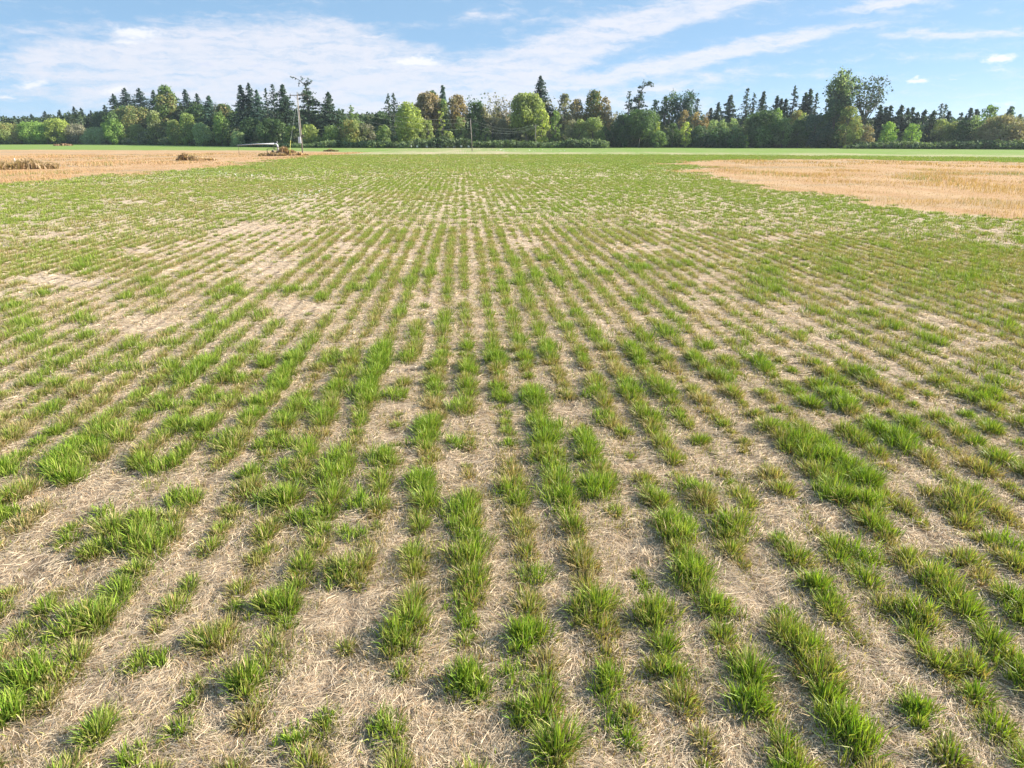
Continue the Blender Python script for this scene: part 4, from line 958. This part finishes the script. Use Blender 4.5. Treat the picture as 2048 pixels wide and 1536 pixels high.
# ------------------------------------------------------------------ power line
def pole(u, vb, vtop, label, arm, lean=0.0, D=None, rad=.12):
    base = ground(u, vb) if D is None else at_dist(u, D); D = math.hypot(base[0], base[1]); H = height_at(u, vtop, D)
    o = empty('utility_pole', (base[0], base[1], 0)); mb = MB()
    mb.tube([(0, 0, -.3), (lean*.5, 0, H*.5), (lean, 0, H)], [rad, rad*.85, rad*.65], 10); mb.build('post', M_POLE, o, True)
    tops = []
    if arm:
        a = MB(); a.box((lean, -.16, H-.30), (arm, .10, .12), .015)
        for s in (-1, 1): a.tube([(lean+s*arm*.25, -.13, H-.33), (lean, -.12, H-1.0)], .02, 5)
        a.build('crossarm', M_POLE, o)
    for s in (-1, 0, 1) if arm else (0,):
        x = lean+s*arm*.46; z = H-.24 if arm and s else H+.02
        i = MB(); i.tube([(x, -.16 if arm and s else 0, z), (x, -.16 if arm and s else 0, z+.10), (x, -.16 if arm and s else 0, z+.20)], [.035, .06, .04], 8); i.build('insulator', M_DARK, o)
        tops.append((base[0]+x, base[1]+(-.16 if arm and s else 0), z+.2))
    tag(o, label, 'utility pole', 'poles of the power line')
    return o, tops, H, base
p1, t1, H1, b1 = pole(605.5, 308.5, 187, 'tall near power pole with crossarm and pale meter cabinet', 2.5, 0.0)
c = MB(); c.box((-.28, -.12, 2.35), (.46, .28, 1.05), .02); cab = c.build('meter_cabinet', M_BOX, p1)
c = MB(); c.box((-.28, -.265, 2.35), (.40, .008, .96)); c.build('cabinet_door', M_BOX, cab)
c = MB(); c.tube([(-.12, -.17, 2.9), (-.13, -.17, 3.3), (-.13, -.17, 9.6)], .035, 6); c.build('conduit', M_PIPE, p1)
c = MB(); c.tube([(.02, -.14, 0.1), (.02, -.155, 1.8)], .05, 6); c.build('ground_conduit', M_DARK, p1)
c = MB(); c.box((.30, 0, 3.0), (.16, .2, .42), .02); c.build('switch_box', M_DARK, p1)
p2, t2, H2, b2 = pole(944.5, 302.5, 239, 'slender middle power pole leaning slightly left above the long hedge', 0, -.28, rad=.10)
p3, t3, H3, b3 = pole(1071, 291, 249, 'thin far power pole in front of bright yellow-green tree', 1.6, 0.0, D=216, rad=.12)
def wire(a, b, sag, label, mbr=.010):
    mb = MB(); a, b = Vector(a), Vector(b); n = 26
    pts = [a.lerp(b, i/n)-Vector((0, 0, 4*sag*(i/n)*(1-i/n))) for i in range(n+1)]
    mb.tube(pts, mbr, 4); o = mb.build('power_line', M_WIRE); tag(o, label, 'wire', 'wires between the power poles')
top2 = Vector(t2[0])
wire(t1[2], top2+Vector((.1, 0, 0)), 1.6, 'highest sagging wire between the near and middle power poles')
wire(t1[1], top2-Vector((0, 0, .6)), 2.2, 'middle sagging wire between the near and middle power poles')
wire(Vector(t1[1])-Vector((0, 0, 1.5)), top2-Vector((0, 0, 2.0)), 1.8, 'lowest sagging wire between the near and middle power poles')
wire(top2, t3[0], 1.6, 'upper left wire between the middle and far power poles')
wire(top2-Vector((0, 0, .5)), t3[2], 2.0, 'upper right wire between the middle and far power poles')
wire(top2-Vector((0, 0, 1.7)), Vector(t3[1])-Vector((0, 0, 1.0)), 1.5, 'lowest wire between the middle and far power poles')
g0 = ground(583, 311); o = MB()
gt = Vector((0, 0, height_at(583, 277.5, math.hypot(g0[0], g0[1]))))
ge = at_dist(577, math.hypot(g0[0], g0[1])); o.tube([(0, 0, 0), (.35, .1, 2.3)], .045, 8)
gy = empty('guy_marker', (g0[0]-.3, g0[1], 0)); o.build('yellow_sleeve', M_YEL, gy)
o = MB(); o.tube([(.35, .1, 2.3), (b1[0]-g0[0]+.3, b1[1]-g0[1], H1-.8)], .012, 4); o.build('guy_wire', M_WIRE, gy)
o = MB(); o.tube([(0, 0, -.1), (0, 0, .12)], .06, 8); o.build('ground_anchor', M_DARK, gy)
tag(gy, 'upright yellow guy wire sleeve between the pipe and the near power pole', 'guy marker')

# ------------------------------------------------------------------ irrigation pipe
pb = ground(557, 309.5); D = math.hypot(pb[0], pb[1]); m = px_to_m(1, D)
o = empty('irrigation_pipe', (pb[0], pb[1], 0), -math.atan2(pb[0], pb[1]))
zt = height_at(557, 287.5, D); c = MB()
L = 74*m
c.tube([(0, 0, .10), (.0, 0, zt-.5), (-.06, 0, zt-.16), (-.22, 0, zt-.02), (-.5, 0, zt)], [.14, .14, .135, .125, .12], 14); c.build('riser', M_PIPE, o, True)
c = MB(); c.tube([(-.5, 0, zt), (-L*.5, .6, zt-.05), (-L, 1.6, zt-.22)], [.12, .09, .05], 14); c.build('main_pipe', M_PIPE, o, True)
for z in (.55, zt-.52):
    c = MB(); c.tube([(0, 0, z-.04), (0, 0, z+.04)], .23, 14); c.build('flange', M_DARK, o)
c = MB(); c.tube([(-.02, -.02, zt+.15), (-.02, -.02, zt+.42)], [.05, .03], 8); c.build('air_valve', M_PIPE, o)
c = MB(); c.tube([(-L*.97, 1.55, 0), (-L*.97, 1.55, zt-.33)], .03, 6); c.build('end_prop', M_DARK, o)
fr = MB(); w0 = 20*m
fr.tube([(-w0, -.3, 0), (-w0, -.3, .85), (-w0+.08, -.3, .93), (-.5, -.3, .98), (-.30, -.3, .9), (-.28, -.3, .2)], .055, 8)
fr.tube([(-w0, .3, 0), (-w0, .3, .85), (-w0+.08, .3, .93), (-.5, .3, .98), (-.30, .3, .9), (-.28, .3, .2)], .055, 8)
fr.tube([(-w0, -.3, .8), (-w0, .3, .8)], .045, 6)
f_o = fr.build('pump_frame', M_DARK, o)
pm = MB(); pm.tube([(-.85, 0, .12), (-.85, 0, .55), (-.85, 0, .75)], [.24, .24, .14], 12); pm.box((-.85, 0, .08), (.8, .5, .14), .02); pm.tube([(-.85, 0, .4), (0, 0, .35)], .1, 8)
pm.tube([(-.62, 0, .7), (-.62, 0, 1.25)], [.06, .05], 6); pm.build('pump', M_DARK, f_o)
tag(o, 'pale metal irrigation pipe bent over a dark pump frame in the dry field', 'irrigation pipe')

# ------------------------------------------------------------------ dry brush, stakes, boxes
def brush(u, vb, vt, wpx, label, col, n=1500, peaks=((0, 1),)):
    p = ground(u, vb); D = math.hypot(p[0], p[1]); H = height_at(u, vt, D); W = px_to_m(wpx, D); rng = np.random.default_rng(int(u+vb+900))
    B = np.column_stack([rng.uniform(-.5, .5, n)*W, rng.normal(0, .16, n)*W*.6]); q = B[:, 0]/W
    env = np.maximum.reduce([hh*np.exp(-((q-c)/.22)**2) for c, hh in peaks])
    h = H*(.25+.8*env)*(.55+.5*rng.random(n)); z = np.zeros(n)
    C = np.array(col)*(.6+.7*rng.random((n, 1)))
    V, F, Cc = blades(np.column_stack([B, z]), h, np.full(n, .0012*D), rng.random(n)*6.3, rng.random(n)*.8, rng.random(n)*6.3, C*.8, C, 2)
    T = np.column_stack([B, rng.random(n)*h*.85]); V2, F2 = leaves(T, rng.normal(0, 1, T.shape), .0022*D, rng); C2 = np.repeat(C, 4, 0)
    o = empty('dry_bush', (p[0], p[1], 0), -math.atan2(p[0], p[1]))
    link('stems', np_mesh('stems', V, F, Cc), M_BLADE, o); link('twigs', np_mesh('twigs', V2, F2, C2), M_LEAF, o)
    tag(o, label, 'dry bush', 'dry brown bushes in the golden field'); return p
brush(36, 338, 316, 118, 'wide double mound of dry brown brush near the left photo edge', (.46, .33, .20), 2600, ((-.27, .85), (.12, 1), (.38, .5)))
brush(374, 321, 304, 34, 'small isolated mound of dry brown brush', (.38, .26, .16), 900, ((-.12, 1), (.3, .45)))
brush(408, 321, 314, 44, 'low straggling dry weeds right of the small brush mound', (.50, .34, .20), 500, ((-.2, .8), (.2, .6)))
brush(572, 310, 292, 34, 'reddish brown dry brush against the pipe elbow', (.34, .22, .13), 1500, ((-.1, 1), (.3, .5)))
brush(545, 312, 303, 50, 'low dry weeds under the dark pump frame', (.38, .27, .17), 900, ((0, .9), (.3, .7), (-.35, .5)))
brush(598, 311, 304, 36, 'low dry weeds around the foot of the near power pole', (.48, .32, .18), 600, ((0, .9), (-.3, .6)))
brush(126, 291.5, 287.5, 26, 'far reddish weeds at the green strip before the yellow-green trees', (.40, .26, .17), 500, ((0, .9),))
brush(662, 303, 298, 26, 'dark weed clump in the pale strip right of the near pole', (.22, .18, .10), 300, ((0, .9),))
def stake(u, vb, vt, label):
    p = ground(u, vb); D = math.hypot(p[0], p[1]); H = height_at(u, vt, D); mb = MB(); mb.tube([(0, 0, -.1), (0, 0, H*.96), (0, 0, H)], [.035, .035, .012], 6)
    mb.tube([(0, 0, H*.8), (0, 0, H*.86)], .045, 6); o = mb.build('marker_stake', M_WHITE); o.location = (p[0], p[1], 0); tag(o, label, 'stake', 'white marker stakes')
stake(33, 337, 316, 'thin white stake in the wide double mound of brush')
stake(376, 320, 310, 'thin white stake at the small isolated brush mound')
def build_boxes():
    names = ['first', 'second', 'third', 'fourth', 'fifth', 'sixth', 'seventh', 'eighth', 'ninth']
    for i, (u, wpx) in enumerate(((820.5, 4.5), (834, 3.8), (852.5, 5.5), (868.5, 5), (880.5, 5), (895, 4.5), (908.5, 5.5), (922, 4.5), (937, 4.5))):
        D = 214; p = at_dist(u, D); w = px_to_m(wpx, D); o = empty('hive_box', (p[0], p[1], 0), -math.atan2(p[0], p[1])+random.uniform(-.5, .5))
        for k in (-1, 1):
            c = MB(); c.box((k*w*.32, 0, .10), (.10, w*.8, .20)); c.build('foot_block', M_DARK, o)
        c = MB(); c.box((0, 0, .47), (w*.86, w*.7, .54), .02); b = c.build('body', M_WHITE, o)
        c = MB(); c.box((0, -w*.35-.006, .28), (w*.3, .012, .07)); c.build('entrance_slot', M_DARK, b)
        c = MB(); c.box((0, 0, .78), (w*.96, w*.8, .09), .02); c.build('lid', M_WHITE if i not in (1, 8) else M_PIPE, o)
        tag(o, 'small white box in the row before the dark hedge, %s from the left' % names[i], 'box', 'row of small white boxes at the field edge')
build_boxes()

# ------------------------------------------------------------------ air
hz = MB(); hz.box((0, 600, 29), (2600, 2200, 60)); m = bpy.data.materials.new('haze_air'); m.use_nodes = True; w = NT(m.node_tree)
pv = w.n('ShaderNodeVolumePrincipled'); pv.inputs['Color'].default_value = (.78, .89, 1, 1); pv.inputs['Density'].default_value = .00016; pv.inputs['Anisotropy'].default_value = .3
out = w.n('ShaderNodeOutputMaterial'); w.link(pv.outputs[0], out.inputs['Volume'])
tag(hz.build('haze', m), 'thin pale summer haze lying over the whole field', 'haze', kind='stuff')
